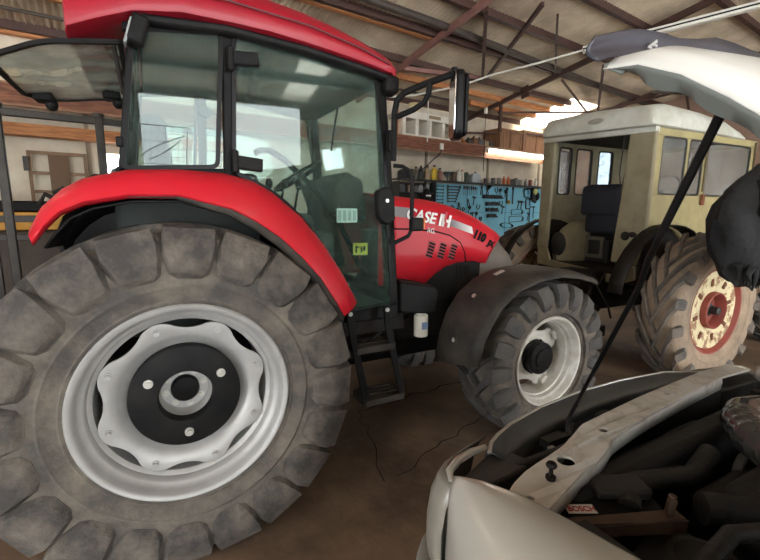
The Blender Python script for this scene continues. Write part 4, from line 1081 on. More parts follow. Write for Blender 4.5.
rear = [(2.31,-2.19),(2.091,-2.176),(1.8,-2.196),(1.447,-2.228),(1.30,-2.247),(1.217,-2.260),(1.16,-2.271),(1.09,-2.296),(1.022,-2.311),(.946,-2.320),(.87,-2.342),(.807,-2.360),(.729,-2.383),(.66,-2.405),(.62,-2.41)]
zc = lambda x, y: .935+.020*max(0, min(1, (x-1.02)/.12))-.03*max(0, (.72-x)/.12)
RS = plate('radiator_support', dense(front+rear, 3), [circ2(.953,-2.262,.030,.027), circ2(.727,-2.331,.012), circ2(1.187,-2.222,.020,.016), circ2(1.687,-2.160,.014), circ2(1.95,-2.14,.012)], zc, .004, m_member, K)
b = MB()
for P in (front[1:], list(reversed(rear[1:-1]))):
    rows = [[(x, y, zc(x,y)-.001), (x, y+(.004 if P is front[1:] else -.004), zc(x,y)-.022), (x, y+.0, zc(x,y)-.055)] for x, y in P]
    b.loft(rows, False, False)
obj('support_flange', b, m_member, RS, solid=.003)
b = MB(); b.cyl((.842,-2.298,.93), (.842,-2.298,.98), .006, 12); b.lathe([(.001,.0),(.013,.003),(.0155,.009),(.012,.016),(.001,.018)], 20, (.842,-2.298,.970), (0,0,1)); b.cyl((.842,-2.298,.936), (.842,-2.298,.946), .014, 16); obj('rubber_stop', b, m_dark, RS)
b = MB(); b.tube([(1.085,-2.175,.945),(1.095,-2.165,.965),(1.12,-2.158,.965)], .008, 8); obj('rod_bracket', b, m_dark, RS)
# condenser / radiator and bay
b = MB(); b.box((1.5,-2.16,.66), (1.3,.03,.48)); obj('radiator', b, m_engine, K, .01)
b = MB(); b.box((1.5,-2.30,.66), (1.2,.10,.46)); b.cyl((1.35,-2.36,.66), (1.35,-2.30,.66), .2, 32); obj('fan_shroud', b, m_engine, K, .03)
b = MB(); b.box((1.5,-2.75,.40), (1.7,1.2,.04)); b.box((.80,-2.85,.66), (.04,.85,.5)); b.box((2.2,-2.75,.66), (.04,1.0,.5)); obj('inner_bay', b, m_engine, K)
b = MB(); b.box((1.5,-3.28,.78), (1.75,.06,.66)); b.box((1.5,-3.22,1.03), (1.7,.22,.04)); obj('bulkhead', b, m_engine2, K, .01)
b = MB(); b.box((1.55,-2.75,.66), (.5,.62,.36)); b.box((1.52,-2.75,.86), (.36,.5,.06)); b.cyl((1.3,-2.52,.80), (1.3,-2.75,.80), .05, 16); b.cyl((1.78,-2.52,.70), (1.78,-2.46,.70), .10, 24); obj('engine', b, m_engine, K, .03)
b = MB(); b.cyl((1.42,-2.44,.70), (1.42,-2.48,.70), .11, 24); b.cyl((1.18,-2.44,.66), (1.18,-2.48,.66), .08, 24); b.cyl((1.62,-2.44,.82), (1.62,-2.47,.82), .06, 24); obj('pulley', b, m_engine2, K, .006)
for P, r in (([(1.02,-2.42,.86),(1.12,-2.36,.87),(1.26,-2.36,.84),(1.40,-2.40,.83),(1.55,-2.38,.86)], .032), ([(1.24,-2.50,.84),(1.34,-2.58,.84),(1.42,-2.68,.82)], .045), ([(1.12,-2.34,.84),(1.30,-2.30,.86),(1.55,-2.27,.86),(1.75,-2.25,.84)], .028), ([(.95,-2.62,.86),(1.1,-2.62,.9),(1.25,-2.66,.88)], .022)):
    b = MB(); b.tube(P, r, 14); obj('coolant_hose', b, m_engine2, K)
b = MB(); L = [(2.10,-2.40,.86),(1.98,-2.355,.90),(1.86,-2.350,.915),(1.75,-2.385,.92),(1.665,-2.455,.915),(1.60,-2.55,.90),(1.54,-2.70,.87)]
pts = []; rad = []
for i in range(len(L)-1):
    for k in range(7):
        f = k/7; pts.append(V(L[i])*(1-f)+V(L[i+1])*f); rad.append(.058 if 20 < len(pts) < 34 and len(pts) % 3 == 0 else .064)
b.tube(pts, rad, 24); obj('air_duct', b, mat('shiny_black_duct', (66,66,64), .25, .1, (48,47,45), 7., .5, coat=.8), K, smooth=60)
for (x, y, z, w_, d_, h) in ((1.02,-2.56,.72,.22,.18,.22),(1.28,-2.62,.66,.16,.2,.16),(1.9,-2.5,.7,.2,.2,.2)):
    b = MB(); b.box((x,y,z), (w_,d_,h), Matrix.Rotation(.2, 3, 'Z')); obj('relay_box', b, m_engine, K, .02)
# battery with clamp
BR = Matrix.Rotation(R_(-28), 3, 'Z'); BC = V((.985,-2.365,.0))
def bt(x, y, z): p = BR @ V((x,y,0)); return V((BC.x+p.x, BC.y+p.y, z))
def btbox(b, x0, x1, y0, y1, z0, z1):
    return b.add([bt(x,y,z) for z in (z0,z1) for y in (y0,y1) for x in (x0,x1)], [(0,2,3,1),(4,5,7,6),(0,1,5,4),(2,6,7,3),(0,4,6,2),(1,3,7,5)])
b = btbox(MB(), -.13,.15,-.085,.085,.62,.868); ba = obj('battery', b, m_black, K, .008)
b = btbox(MB(), -.02,.14,-.01,.075,.868,.90); obj('battery_cover', b, m_engine2, ba, .01)
b = MB(); P = [bt(-.125,-.062,.8705), bt(-.045,-.062,.8705), bt(-.045,-.026,.8705), bt(-.125,-.026,.8705)]; b.add(P+[p+V((0,0,.0012)) for p in P], [(0,1,2,3),(4,5,6,7),(0,1,5,4),(1,2,6,5),(2,3,7,6),(3,0,4,7)]); lb = obj('battery_label', b, m_white, ba, smooth=0)
ld_ = bt(-.122,-.03,.873)
text('label_text', 'BOSCH', .027, mat('label_red', (204,44,40), .5), ba, bt(-.121,-.054,.8722), bt(1,0,0)-bt(0,0,0), bt(0,1,0)-bt(0,0,0), 0, .0006, .86, .0004)
b = btbox(MB(), -.10,-.03,.015,.06,.869,.872); obj('caution_label', b, mat('label_grey', (96,98,100), .5), ba, smooth=0)
b = MB(); b.bar((.80,-2.40,.885), (1.09,-2.515,.885), .04, .004); b.bar((.80,-2.418,.878), (1.09,-2.533,.862), .004, .04); b.bar((1.06,-2.50,.885), (1.065,-2.503,.93), .016, .02); b.cyl((1.075,-2.497,.87), (1.075,-2.497,.935), .010, 10); obj('battery_clamp', b, mat('rusty_clamp', (98,76,60), .6, .3, (66,50,42), 12., .8), K, .002)
b = MB(); b.bar((.86,-2.44,.80), (1.0,-2.56,.79), .035, .02); obj('battery_tray', b, m_member, K)
b = MB(); b.lathe([(.001,.0),(.075,.0),(.085,.012),(.085,.03),(.07,.032),(.062,.02),(.001,.02)], 40, (1.05,-2.60,.80), (0,0,1)); obj('suspension_cap', b, m_engine2, K)
b = MB(); b.tube([(.87,-2.09,.86),(.95,-2.06,.80),(1.1,-2.05,.84),(1.3,-2.03,.82),(1.5,-2.05,.85)], .012, 8); b.box((1.12,-2.085,.87), (.10,.04,.03)); b.box((1.45,-2.06,.86), (.06,.05,.05)); obj('wiring', b, m_engine, K)
b = MB(); b.box((.97,-2.14,.86), (.04,.02,.025)); b.box((1.08,-2.11,.86), (.025,.02,.02)); obj('connector', b, mat('connector_grey', (150,150,148), .6), K, .004)
# wheels of the car
for x, lf in ((.58, False), (2.42, True)):
    b = MB(); b.lathe([(.20,.10),(.28,.11),(.33,.09),(.345,.04),(.345,-.06),(.33,-.10),(.2,-.10)], 48, (0,0,0), (-1,0,0), loop=True)
    b.xf(Matrix.Translation((x,-2.78,.345))); wv = obj('front_wheel', flat(b), m_rubber_f, K)
# raised bonnet
HP = [(-2.489,1.945),(-2.555,1.935),(-2.627,1.900),(-2.697,1.850),(-2.765,1.795),(-2.85,1.705),(-2.94,1.575),(-3.04,1.38),(-3.16,1.09)]
def hp(s):
    s = max(0, min(len(HP)-1.001, s)); i = int(s); f = s-i; a, c = V(HP[i]), V(HP[i+1]); return a*(1-f)+c*f
def hn(s):
    a = hp(s-.6); c = hp(s+.6); t = (c-a).normalized(); return V((t.y, -t.x))
HX0, HX1 = .65, 2.35
LEAD = .06
def hood(u, s, off=0.):
    e = max(0., 1-(2*u-1)**2); 
    p = hp(s); n = hn(s); t = (hp(.3)-hp(0)).normalized()
    k = max(0, 1-s/4.)
    uu = min(u, 1-u); c = (.029*(1-math.exp(-uu/.035))+.041*e)*min(1, .75+s*.3)
    q = p-t*LEAD*e*k+n*(c+off)
    return (HX0+(HX1-HX0)*u, q.x, q.y)
us = [0,.006,.013,.02,.03,.045,.06,.08,.1,.13,.17,.22,.3,.4,.5,.6,.7,.78,.87,.92,.95,.97,.98,.99,1.]
ss = [0,.25,.6,1,1.5,2,2.5,3,3.5,4,5,6,7,8]
rows = []
for s in ss: rows.append([hood(u, s, -.012*max(0, 1-u/.02) if u < .02 else (-.012*max(0, 1-(1-u)/.02) if u > .98 else 0)) for u in us])
b = MB(); b.loft(rows, False, False); BN = obj('bonnet', b, m_carwhite, K, solid=.004, smooth=60)
# folded edges and the inner panel
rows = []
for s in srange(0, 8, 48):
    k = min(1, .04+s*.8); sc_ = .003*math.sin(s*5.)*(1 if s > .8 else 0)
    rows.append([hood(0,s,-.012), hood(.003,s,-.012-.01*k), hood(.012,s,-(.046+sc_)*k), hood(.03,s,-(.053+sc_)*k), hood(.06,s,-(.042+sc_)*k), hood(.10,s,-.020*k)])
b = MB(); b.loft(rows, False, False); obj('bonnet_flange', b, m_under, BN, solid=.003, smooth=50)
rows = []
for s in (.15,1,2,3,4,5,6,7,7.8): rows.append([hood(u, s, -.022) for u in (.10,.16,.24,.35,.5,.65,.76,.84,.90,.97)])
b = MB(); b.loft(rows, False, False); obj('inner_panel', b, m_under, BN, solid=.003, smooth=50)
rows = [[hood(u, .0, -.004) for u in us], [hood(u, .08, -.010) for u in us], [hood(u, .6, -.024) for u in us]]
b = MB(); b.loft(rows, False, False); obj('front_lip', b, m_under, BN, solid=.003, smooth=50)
# added dark strip: the bonnet centre's dark reflection put in as colour
def guard(u, k, h):
    p = V(hood(max(u,0), 0, .0)); x = p.x+(u if u < 0 else 0)*(HX1-HX0)
    return (x, p.y+.012+.25*h*k+.016*math.sin(PI*k), p.z+.006+h*k)
GH = [(-.006,.035),(.0,.045),(.02,.044),(.04,.047),(.07,.055),(.10,.064),(.14,.069),(.20,.071),(.26,.086),(.32,.108),(.38,.113),(.44,.112),(.5,.114),(.6,.118),(.68,.108),(.74,.088),(.80,.072),(.86,.068),(.90,.064),(.93,.055),(.96,.047),(.98,.044),(1.,.045),(1.006,.035)]
rows = [[guard(u, k, h) for k in (0,.25,.5,.75,1.)] for u, h in GH]
b = MB(); b.loft(rows, False, False); G = obj('bonnet_dark_strip', b, mat('dark_reflection_grey', (42,44,56), .3, 0, (66,68,78), 5., .5, coat=.3), BN, solid=.004, smooth=60)
b = MB(); p = V(guard(.125,.50,.068))+V((-.004,-.012,0)); b.bar(p, p+V((.022,0,.014)), .006, .003, up=(0,1,0)); b.bar(p+V((.012,0,.005)), p+V((.024,0,.004)), .005, .003, up=(0,1,0)); b.bar(p+V((-.008,0,-.003)), p+V((.005,0,-.002)), .005, .003, up=(0,1,0)); obj('lamp_glint', b, m_steel, G, smooth=0)  # glint of a reflected lamp, modelled as small steel bars
# prop rod
b = MB(); ht = V((.735,-2.647,1.842))
b.tube([(1.087,-2.160,.948),(1.10,-2.150,.985),(1.145,-2.145,1.03),ht+(V((1.145,-2.145,1.03))-ht)*.40+V((.012,0,-.012)),ht+(V((1.145,-2.145,1.03))-ht)*.33,ht], .0065, 10)
obj('prop_rod', b, m_blackgloss, BN)
b = MB(); P0 = V((1.145,-2.145,1.03)); b.tube([ht+(P0-ht)*.26, ht], .008, 10); obj('rod_grip', b, m_black, BN)
# ================================================================ back wall: tool board, shelf, mezzanine goods
def sbox(b, d0, d1, n0, n1, z0, z1):
    return b.add([S(d,n,z) for z in (z0,z1) for n in (n0,n1) for d in (d0,d1)], [(0,2,3,1),(4,5,7,6),(0,1,5,4),(2,6,7,3),(0,4,6,2),(1,3,7,5)])
m_board = mat('sky_blue_board', (136,208,232), .7, 0, (142,208,228), 4., .6)
m_shelfb = mat('dark_shelf', (52,58,60), .6, 0, (74,76,74), 6., .5)
m_tool = mat('tool_steel', (84,92,98), .45, .5, (58,62,66), 10., .6)
m_toold = mat('tool_dark', (38,44,50), .55, .2, (58,60,62), 10., .5)
PB = thing('tool_board', 'big sky blue tool board on the back wall under the long shelf', 'tool board', tuple(S(8.0,4.27,.92)))
b = sbox(MB(), 5.90, 10.3, 4.255, 4.285, .92, 2.30); obj('board', b, m_board, PB, smooth=0)
b = MB()
for d in (7.0, 8.4, 9.4): sbox(b, d-.008, d+.008, 4.250, 4.256, .92, 2.30)
sbox(b, 5.9, 10.3, 4.250, 4.256, 1.66, 1.672)
obj('joint_strip', b, mat('joint_blue', (92,166,196), .7), PB, smooth=0)
ORD = ['first','second','third','fourth','fifth','sixth','seventh','eighth','ninth','tenth','eleventh','twelfth','thirteenth']
ND = 4.218
def tf(d, z, ang=0, n=ND):
    c = S(d, n, z); R = Matrix.Rotation(-ang, 3, NW)
    M = Matrix.Translation(c) @ (R @ SM).to_4x4()
    return M
def tool(name, label, cat, b, m, group, d, z, ang=0, parts=()):
    M = tf(d, z, ang); c = S(d, ND, z)
    o = obj(name, b.xf(M), m, None, loc=c); tag(o, label, cat, group)
    for nm, pb, pm in parts: obj(nm, pb.xf(M), pm, o)
    return o
def wrench(L):
    b = MB(); b.bar((-L*.38,0,0), (L*.38,0,0), .008, L*.055+.006, up=(0,0,1))
    h = L*.06+.010
    b.prism([(L*.36,-h*.6),(L*.42,-h),(L*.5,-h*.8),(L*.5,-h*.35),(L*.44,-h*.25),(L*.44,h*.25),(L*.5,h*.35),(L*.5,h*.8),(L*.42,h),(L*.36,h*.6)], lambda x,z,t: (x,t,z), -.004, .004)
    b.lathe([(h*.5,-.005),(h*.9,-.005),(h*.9,.005),(h*.5,.005)], 16, (-L*.42,0,0), (0,1,0), loop=True)
    return b
def screwdriver(L):
    b = MB(); b.tube([(0,0,L*.5),(0,0,L*.42),(0,0,L*.25),(0,0,L*.1)], [.012,.016,.015,.009], 10)
    s = MB(); s.cyl((0,0,L*.1), (0,0,-L*.5), .004, 8)
    return b, s
for k in range(6):
    tool('wrench', f'{ORD[k]} spanner from the top in the left column on the blue tool board', 'spanner', wrench(.24-.008*k), m_tool, 'spanners on the tool board', 6.12, 2.24-.073*k)
for k in range(6):
    tool('wrench', f'{ORD[k]} spanner from the top in the second column on the blue tool board', 'spanner', wrench(.46-.035*k), m_tool, 'spanners on the tool board', 6.54-.012*k, 2.24-.066*k)
for k in range(8):
    h, s = screwdriver(.22-.006*k)
    tool('screwdriver', f'{ORD[k]} screwdriver from the left in the row under the long shelf', 'screwdriver', h, [m_toold, mat('handle_red', (150,50,40), .5), m_toold, mat('handle_grey', (130,140,146), .5)][k % 4], 'screwdrivers on the tool board', 6.86+.062*k, 2.17, 0, [('blade', s, m_tool)])
def pliers(L):
    b = MB(); 
    for s in (-1, 1): b.tube([(0,0,L*.12),(s*.03,0,-L*.05),(s*.032,0,-L*.3),(s*.02,0,-L*.5)], [.008,.009,.010,.009], 8)
    j = MB()
    for s in (-1, 1): j.tube([(0,0,L*.08),(s*.022,0,L*.22),(s*.008,0,L*.5)], [.012,.014,.005], 8)
    return b, j
for k, (d, z, L, w) in enumerate(((7.46,2.2,.24,'under the shelf, left'), (7.66,2.16,.28,'under the shelf, right'), (6.72,1.80,.2,'low on the board beside the bonnet'), (7.02,1.88,.22,'below the screwdriver row'))):
    h, j = pliers(L); tool('pliers', f'{"dark" if k != 1 else "wide"} pliers hanging {w} of the shelf wall' if k < 2 else f'dark pliers hanging {w}', 'pliers', h, m_toold, 'pliers on the tool board', d, z, .1*k, [('jaw', j, m_tool)])
# dark tool racks full of small tools: one rack each, the bits in it countable parts
for k, (d, z, L, nn, pos) in enumerate(((7.84,2.05,.70,11,'long topmost'), (7.84,1.88,.46,8,'second'), (7.84,1.735,.42,8,'third'), (7.84,1.59,.34,6,'lowest'))):
    b = MB(); b.box((0,-.03,-.03), (L,.07,.035)); b.box((0,.0,-.0), (L,.01,.08))
    ps = []
    for i in range(nn):
        q = MB(); x = -L/2+L*(i+.5)/nn; hh = random.uniform(.05,.09); q.cyl((x,-.03,-.05), (x,-.03,hh*.6), random.uniform(.010,.017), 8); ps.append(('bit', q, m_tool if i % 3 else m_toold))
    tool('tool_rack', f'{pos} of the four dark racks of bits on the blue board', 'tool rack', b, m_toold, 'racks on the tool board', d, z, 0, ps)
def hacksaw(L, H):
    b = MB(); b.tube([(-L/2,0,-H/2),(-L/2,0,H/2),(L/2,0,H/2),(L/2,0,-H/2)], .008, 8); b.bar((-L/2,0,-H/2), (L/2,0,-H/2), .003, .014)
    h = MB(); h.tube([(L/2,0,-H/2),(L/2+.04,0,-H*.3),(L/2+.05,0,H*.3)], .014, 8)
    return b, h
for k, (d, z, L, H, w) in enumerate(((8.80,1.68,.42,.12,'upper'), (8.78,1.50,.52,.14,'lower'))):
    h, j = hacksaw(L, H); tool('hacksaw', f'{w} of the two frame hacksaws low on the blue board', 'hacksaw', h, m_toold, 'hacksaws on the tool board', d, z, .05, [('handle', j, m_toold)])
for k, (d, L, w) in enumerate(((8.39,.34,'left'), (8.62,.38,'right'))):
    b = MB(); b.bar((0,0,-L/2), (0,0,L/2), .006, .035, up=(1,0,0)); h = MB(); h.bar((0,0,L/2-.02), (0,0,L/2+.05), .02, .05, up=(1,0,0))
    tool('rasp', f'{w} of the two long rasps hung upright on the blue board', 'rasp', b, m_toold, 'rasps on the tool board', d, 2.07, 0, [('handle', h, m_toold)])
b = MB(); b.lathe([(.02,-.012),(.055,-.012),(.055,.012),(.02,.012)], 20, (0,0,0), (0,1,0), loop=True)
tool('tape_roll', 'yellow tape roll between the two long rasps on the blue board', 'tape', b, mat('tape_yellow', (206,186,84), .6), None, 8.47, 1.93)
b = MB(); b.lathe([(.22,-.02),(.25,-.02),(.25,.02),(.22,.02)], 32, (0,0,0), (0,1,0), loop=True); b.v = [V((p.x,p.y,p.z*.26)) for p in b.v]
tool('belt_coil', 'dark flat coil lowest on the blue board behind the bonnet nose', 'coil', b, m_toold, None, 8.44, 1.34, -.08)
def gclamp(L):
    b = MB(); b.tube([(.10,0,L/2),(-.06,0,L/2),(-.08,0,L*.4),(-.08,0,-L*.4),(-.06,0,-L/2),(.10,0,-L/2)], .014, 8); b.cyl((.08,0,L/2-.02), (.08,0,-L*.2), .010, 8); b.cyl((.04,0,L*.5), (.12,0,L*.5), .02, 8)
    return b
for k, (d, z, L, w) in enumerate(((9.42,1.60,.44,'near the cab post of the old tractor'), (9.24,1.90,.26,'above the upper hacksaw'), (9.15,2.17,.2,'under the shelf beside the grinder'))):
    tool('clamp', f'dark screw clamp {w}', 'clamp', gclamp(L), m_toold, 'clamps on the tool board', d, z, .05*k)
b = MB(); b.cyl((-.02,-.05,.20), (-.02,-.05,-.12), .06, 16); b.cyl((-.02,-.05,-.12), (.08,-.05,-.16), .05, 16); t2 = MB(); t2.ball((.0,-.09,.10), (.08,.06,.09)); t3 = MB(); t3.ball((.12,-.06,-.02), (.10,.06,.12))
tool('grinder', 'power grinder with a yellow guard hung at the right end of the blue board', 'grinder', b, m_toold, None, 9.40, 2.12, 0, [('guard', t2, mat('guard_yellow', (206,206,130), .6)), ('cord_bundle', t3, m_black)])
def smallbits(kind):
    b = MB()
    if kind == 0: b.lathe([(.03,-.01),(.045,-.01),(.045,.01),(.03,.01)], 16, (0,0,0), (0,1,0), loop=True); b.bar((0,0,-.04), (0,0,-.12), .01, .014)
    elif kind == 1: b.bar((0,0,-.10), (0,0,.08), .012, .016, up=(1,0,0)); b.box((0,0,.09), (.10,.03,.035))
    elif kind == 2: b.tube([(-.05,0,.05),(-.05,0,-.03),(0,0,-.07),(.05,0,-.03),(.05,0,.06)], .009, 8)
    else: b.ball((0,-.01,.02), (.045,.025,.05)); b.bar((0,0,-.02), (0,0,-.11), .010, .012)
    return b
NM = [('ring_gauge','ring gauge'),('hammer','hammer'),('hook','hook'),('scraper','scraper')]
spots = [(6.50,1.78,0,'left of centre low on the blue board'),(6.66,1.70,3,'just above the red bonnet'),(6.86,1.74,0,'below the screwdriver tips'),(7.06,1.76,3,'left of the second rack'),(7.20,1.93,1,'between the screwdrivers and the top rack'),(7.36,1.80,2,'left of the second rack of bits'),
         (7.30,1.62,3,'left of the third rack of bits'),(7.18,1.56,1,'above the bonnet crest, low on the board'),(7.46,1.52,0,'beside the lowest rack of bits'),(8.18,1.90,2,'right of the second rack of bits'),(8.24,1.72,1,'right of the third rack of bits'),(8.32,2.17,3,'left of the left rasp'),
         (8.86,1.86,1,'between the right rasp and the clamp'),(8.98,1.86,1,'left of the screw clamp'),(9.28,1.55,1,'right of the upper hacksaw'),(7.98,2.22,2,'above the top rack of bits'),(8.12,2.2,3,'under the shelf, right of the pliers'),(6.90,1.50,2,'low, left of the middle of the board')]
for d, z, k, w in spots:
    tool(NM[k][0], f'small dark {NM[k][1]} {w}', NM[k][1], smallbits(k), m_toold, 'small tools on the tool board', d, z, random.uniform(-.3,.3))
# long shelf over the board
SH = thing('long_shelf', 'long dark shelf above the blue tool board, lined with bottles and cans', 'shelf', tuple(S(7.4,4.18,2.31)))
b = sbox(MB(), 4.85, 10.3, 4.05, 4.30, 2.325, 2.35); obj('shelf_board', b, m_shelfb, SH, smooth=0)
b = sbox(MB(), 4.85, 10.3, 4.04, 4.055, 2.30, 2.352); obj('shelf_lip', b, m_shelfb, SH, smooth=0)
for d in (5.9, 7.7, 9.5):
    b = MB(); b.prism([(4.08,2.325),(4.25,2.325),(4.25,2.18)], lambda n, z, t: S(d+t, n, z), -.008, .008); obj('bracket', b, m_shelfb, SH, smooth=0)
ZS = 2.351
def bottle(r, H, neck=.35):
    b = MB(); b.lathe([(.001,0),(r*.95,0),(r,.01),(r,H*.62),(r*.8,H*.74),(r*neck,H*.82),(r*neck,H*.9),(.001,H*.9)], 16, (0,0,0), (0,0,1)); c = MB(); c.lathe([(.001,H*.88),(r*(neck+.1),H*.88),(r*(neck+.1),H),(.001,H)], 14, (0,0,0), (0,0,1)); return b, c, 'cap'
def can(r, H):
    b = MB(); b.lathe([(.001,0),(r,0),(r,H*.94),(r*.94,H*.96),(.001,H*.96)], 16, (0,0,0), (0,0,1)); c = MB(); c.lathe([(r*.9,H*.95),(r*.96,H*.95),(r*.96,H),(.001,H)], 16, (0,0,0), (0,0,1)); return b, c, 'lid'
def jug(w, H):
    b = MB(); b.loft([[(-w/2,-.07,0),(w/2,-.07,0),(w/2,.07,0),(-w/2,.07,0)],[(-w/2,-.07,H*.66),(w/2,-.07,H*.66),(w/2,.07,H*.66),(-w/2,.07,H*.66)],[(-w*.2,-.05,H*.86),(w*.3,-.05,H*.86),(w*.3,.05,H*.86),(-w*.2,.05,H*.86)]]); c = MB(); c.cyl((.02,0,H*.84), (.02,0,H), .03, 12); return b, c, 'cap'
def funnel(r, H):
    b = MB(); b.lathe([(r,H),(r,H*.85),(r*.25,H*.4),(r*.12,0.0)], 18, (0,0,0), (0,0,1)); c = MB(); c.lathe([(r*1.04,H*.93),(r*1.04,H),(r*.96,H)], 18, (0,0,0), (0,0,1)); return b, c, 'rim'
ITEMS = [('jug', jug(.16,.22), (40,44,48), (60,60,60), 5.02, 'squat dark jug at the left end of the long shelf', 'jug'),
 ('can', can(.05,.2), (70,66,62), (50,50,50), 5.22, 'dark can right of the squat jug on the long shelf', 'can'),
 ('bottle', bottle(.05,.26), (90,88,78), (40,40,40), 5.36, 'dull grey bottle left of the dark spray bottle on the shelf', 'bottle'),
 ('bottle', bottle(.055,.28), (48,52,50), (30,30,30), 5.5, 'blackish spray bottle on the shelf before the tan bottle', 'bottle'),
 ('bottle', bottle(.055,.29), (182,160,124), (90,70,50), 5.68, 'tan bottle left of the bright yellow bottle on the shelf', 'bottle'),
 ('bottle', bottle(.065,.32), (224,190,60), (60,50,40), 5.87, 'bright yellow bottle on the long shelf', 'bottle'),
 ('bottle', bottle(.055,.27), (150,108,96), (60,44,40), 6.04, 'brownish bottle right of the bright yellow bottle', 'bottle'),
 ('funnel', funnel(.09,.2), (84,92,98), (60,64,66), 6.26, 'dark funnel on the shelf right of the brownish bottle', 'funnel'),
 ('can', can(.06,.21), (104,82,66), (70,60,50), 6.46, 'brown can left of the white bottles on the shelf', 'can'),
 ('bottle', bottle(.05,.27), (228,226,214), (190,190,180), 6.60, 'white bottle with pale cap on the long shelf', 'bottle'),
 ('bottle', bottle(.05,.27), (224,222,206), (214,110,60), 6.71, 'white bottle with orange cap on the long shelf', 'bottle'),
 ('can', can(.05,.22), (70,84,70), (50,54,50), 6.85, 'dark green can left of the big pale jug', 'can'),
 ('jug', jug(.28,.25), (182,192,194), (90,94,96), 7.12, 'big pale grey jug right of the white bottles on the shelf', 'jug'),
 ('can', can(.045,.12), (80,78,74), (60,60,60), 7.5, 'low dark can right of the big pale jug', 'can'),
 ('can', can(.05,.14), (88,90,92), (64,64,66), 7.76, 'low grey can right of the wall stud on the shelf', 'can'),
 ('can', can(.045,.15), (120,116,108), (70,70,70), 7.98, 'grey can left of the orange bottles on the shelf', 'can'),
 ('bottle', bottle(.04,.2), (214,118,72), (190,90,50), 8.16, 'left of the two orange bottles on the long shelf', 'bottle'),
 ('bottle', bottle(.04,.2), (220,124,76), (196,96,56), 8.32, 'right of the two orange bottles on the long shelf', 'bottle'),
 ('jug', jug(.16,.18), (120,124,124), (70,70,70), 8.6, 'small grey jug right of the orange bottles', 'jug'),
 ('can', can(.05,.14), (176,168,150), (100,96,90), 8.82, 'cream can right of the small grey jug', 'can'),
 ('bottle', bottle(.045,.17), (150,150,146), (90,90,90), 9.02, 'grey bottle second from the old tractor post on the shelf', 'bottle'),
 ('can', can(.05,.16), (150,84,74), (90,60,50), 9.2, 'reddish can on the shelf beside the grey bottle', 'can'),
 ('bottle', bottle(.045,.2), (206,200,186), (110,110,110), 9.42, 'cream bottle nearest the old tractor post on the shelf', 'bottle')]
for i, (nm, (b, c, cn), c1, c2, d, lab, cat) in enumerate(ITEMS):
    M = Matrix.Translation(S(d, 4.15, ZS)) @ SM.to_4x4()
    o = obj(nm, b.xf(M), mat(f'item{i}', c1, .5), None, loc=S(d,4.15,ZS)); tag(o, lab, cat, 'bottles and cans on the long shelf')
    obj(cn, c.xf(M), mat(f'itemcap{i}', c2, .5), o)
# dark rack left of the board
RK = thing('tool_cabinet', 'dark open rack of small parts left of the blue board', 'rack', tuple(S(5.3,4.2,.0)))
for z in (.02, 1.2, 1.5, 1.78, 2.06):
    b = sbox(MB(), 4.87, 5.84, 4.06, 4.285, z, z+.018); obj('rack_shelf', b, m_shelfb, RK, smooth=0)
for d in (4.85, 5.84):
    b = sbox(MB(), d, d+.02, 4.06, 4.29, .0, 2.29); obj('rack_side', b, m_shelfb, RK, smooth=0)
b = sbox(MB(), 4.85, 5.86, 4.285, 4.295, .0, 2.29); obj('rack_back', b, mat('rack_back', (64,60,56), .8), RK, smooth=0)
PL = ['left','second','third','right']
for zi, (z, zn) in enumerate(((2.078,'top'), (1.798,'second'), (1.518,'third'))):
    for k in range(4):
        d = 4.98+.235*k+random.uniform(-.03,.03); h = random.uniform(.10,.19); c1 = random.choice([(90,92,96),(60,60,64),(150,150,150),(120,100,84),(70,84,96)])
        b, c, cn = can(random.uniform(.05,.08), h) if (k+zi) % 2 else jug(.13, h)
        M = Matrix.Translation(S(d, 4.18, z)) @ SM.to_4x4(); nm = 'can' if (k+zi) % 2 else 'jug'
        o = obj(nm, b.xf(M), mat(f'rackitem{zi}{k}', c1, .5), None, loc=S(d,4.18,z)); tag(o, f'{PL[k]}{"most" if k in (0,3) else ""} {nm} on the {zn} tier of the dark rack', nm, 'containers in the dark rack')
        obj(cn, c.xf(M), m_toold, o)
b = MB(); b.ball((0,0,0), (.10,.07,.16)); b.xf(Matrix.Translation(S(5.5,3.96,2.0)) @ SM.to_4x4()); hb_ = obj('hanging_bag', b, m_black, None, loc=S(5.5,3.96,1.84)); tag(hb_, 'black bag hanging from the end of the long shelf left of the blue board', 'bag')
b = MB(); b.tube([S(5.5,3.96,2.14), S(5.5,3.99,2.25), S(5.5,4.028,2.315)], .008, 6); obj('strap', b, m_black, hb_)
b = MB(); sbox(b, 5.43, 5.57, 3.885, 3.89, 1.99, 2.02); obj('reflective_band', b, m_white, hb_, smooth=0)

# lamps: one on the mezzanine beam in view, the battens under the roof are added, unseen, for fill
t = thing('fluorescent_light', 'lit fluorescent tube along the front of the mezzanine beam', 'light', tuple(S(7.85,3.52,2.99)), 'fluorescent tubes')
b = MB(); b.bar(S(6.82,3.55,3.035), S(8.90,3.55,3.035), .06, .045, up=(0,0,1)); obj('housing', b, m_batten, t, .006)
b = MB(); b.cyl(S(6.88,3.525,2.985), S(8.84,3.525,2.985), .028, 14); obj('tube', b, m_tube, t)
b = MB()
for d in (6.84, 8.88): sbox(b, d-.02, d+.02, 3.505, 3.57, 2.95, 3.03)
obj('end_cap', b, m_batten, t)
for i, (d, n) in enumerate(((-2.4,-1.6),(1.4,-4.6),(-4.6,1.2))):
    batten(d, n, roofz(n)-.28, 1.5, DW, f'added fluorescent fill tube under the roof, {["left of the camera","behind the camera","left of the red tractor"][i]}', 'fluorescent tubes')
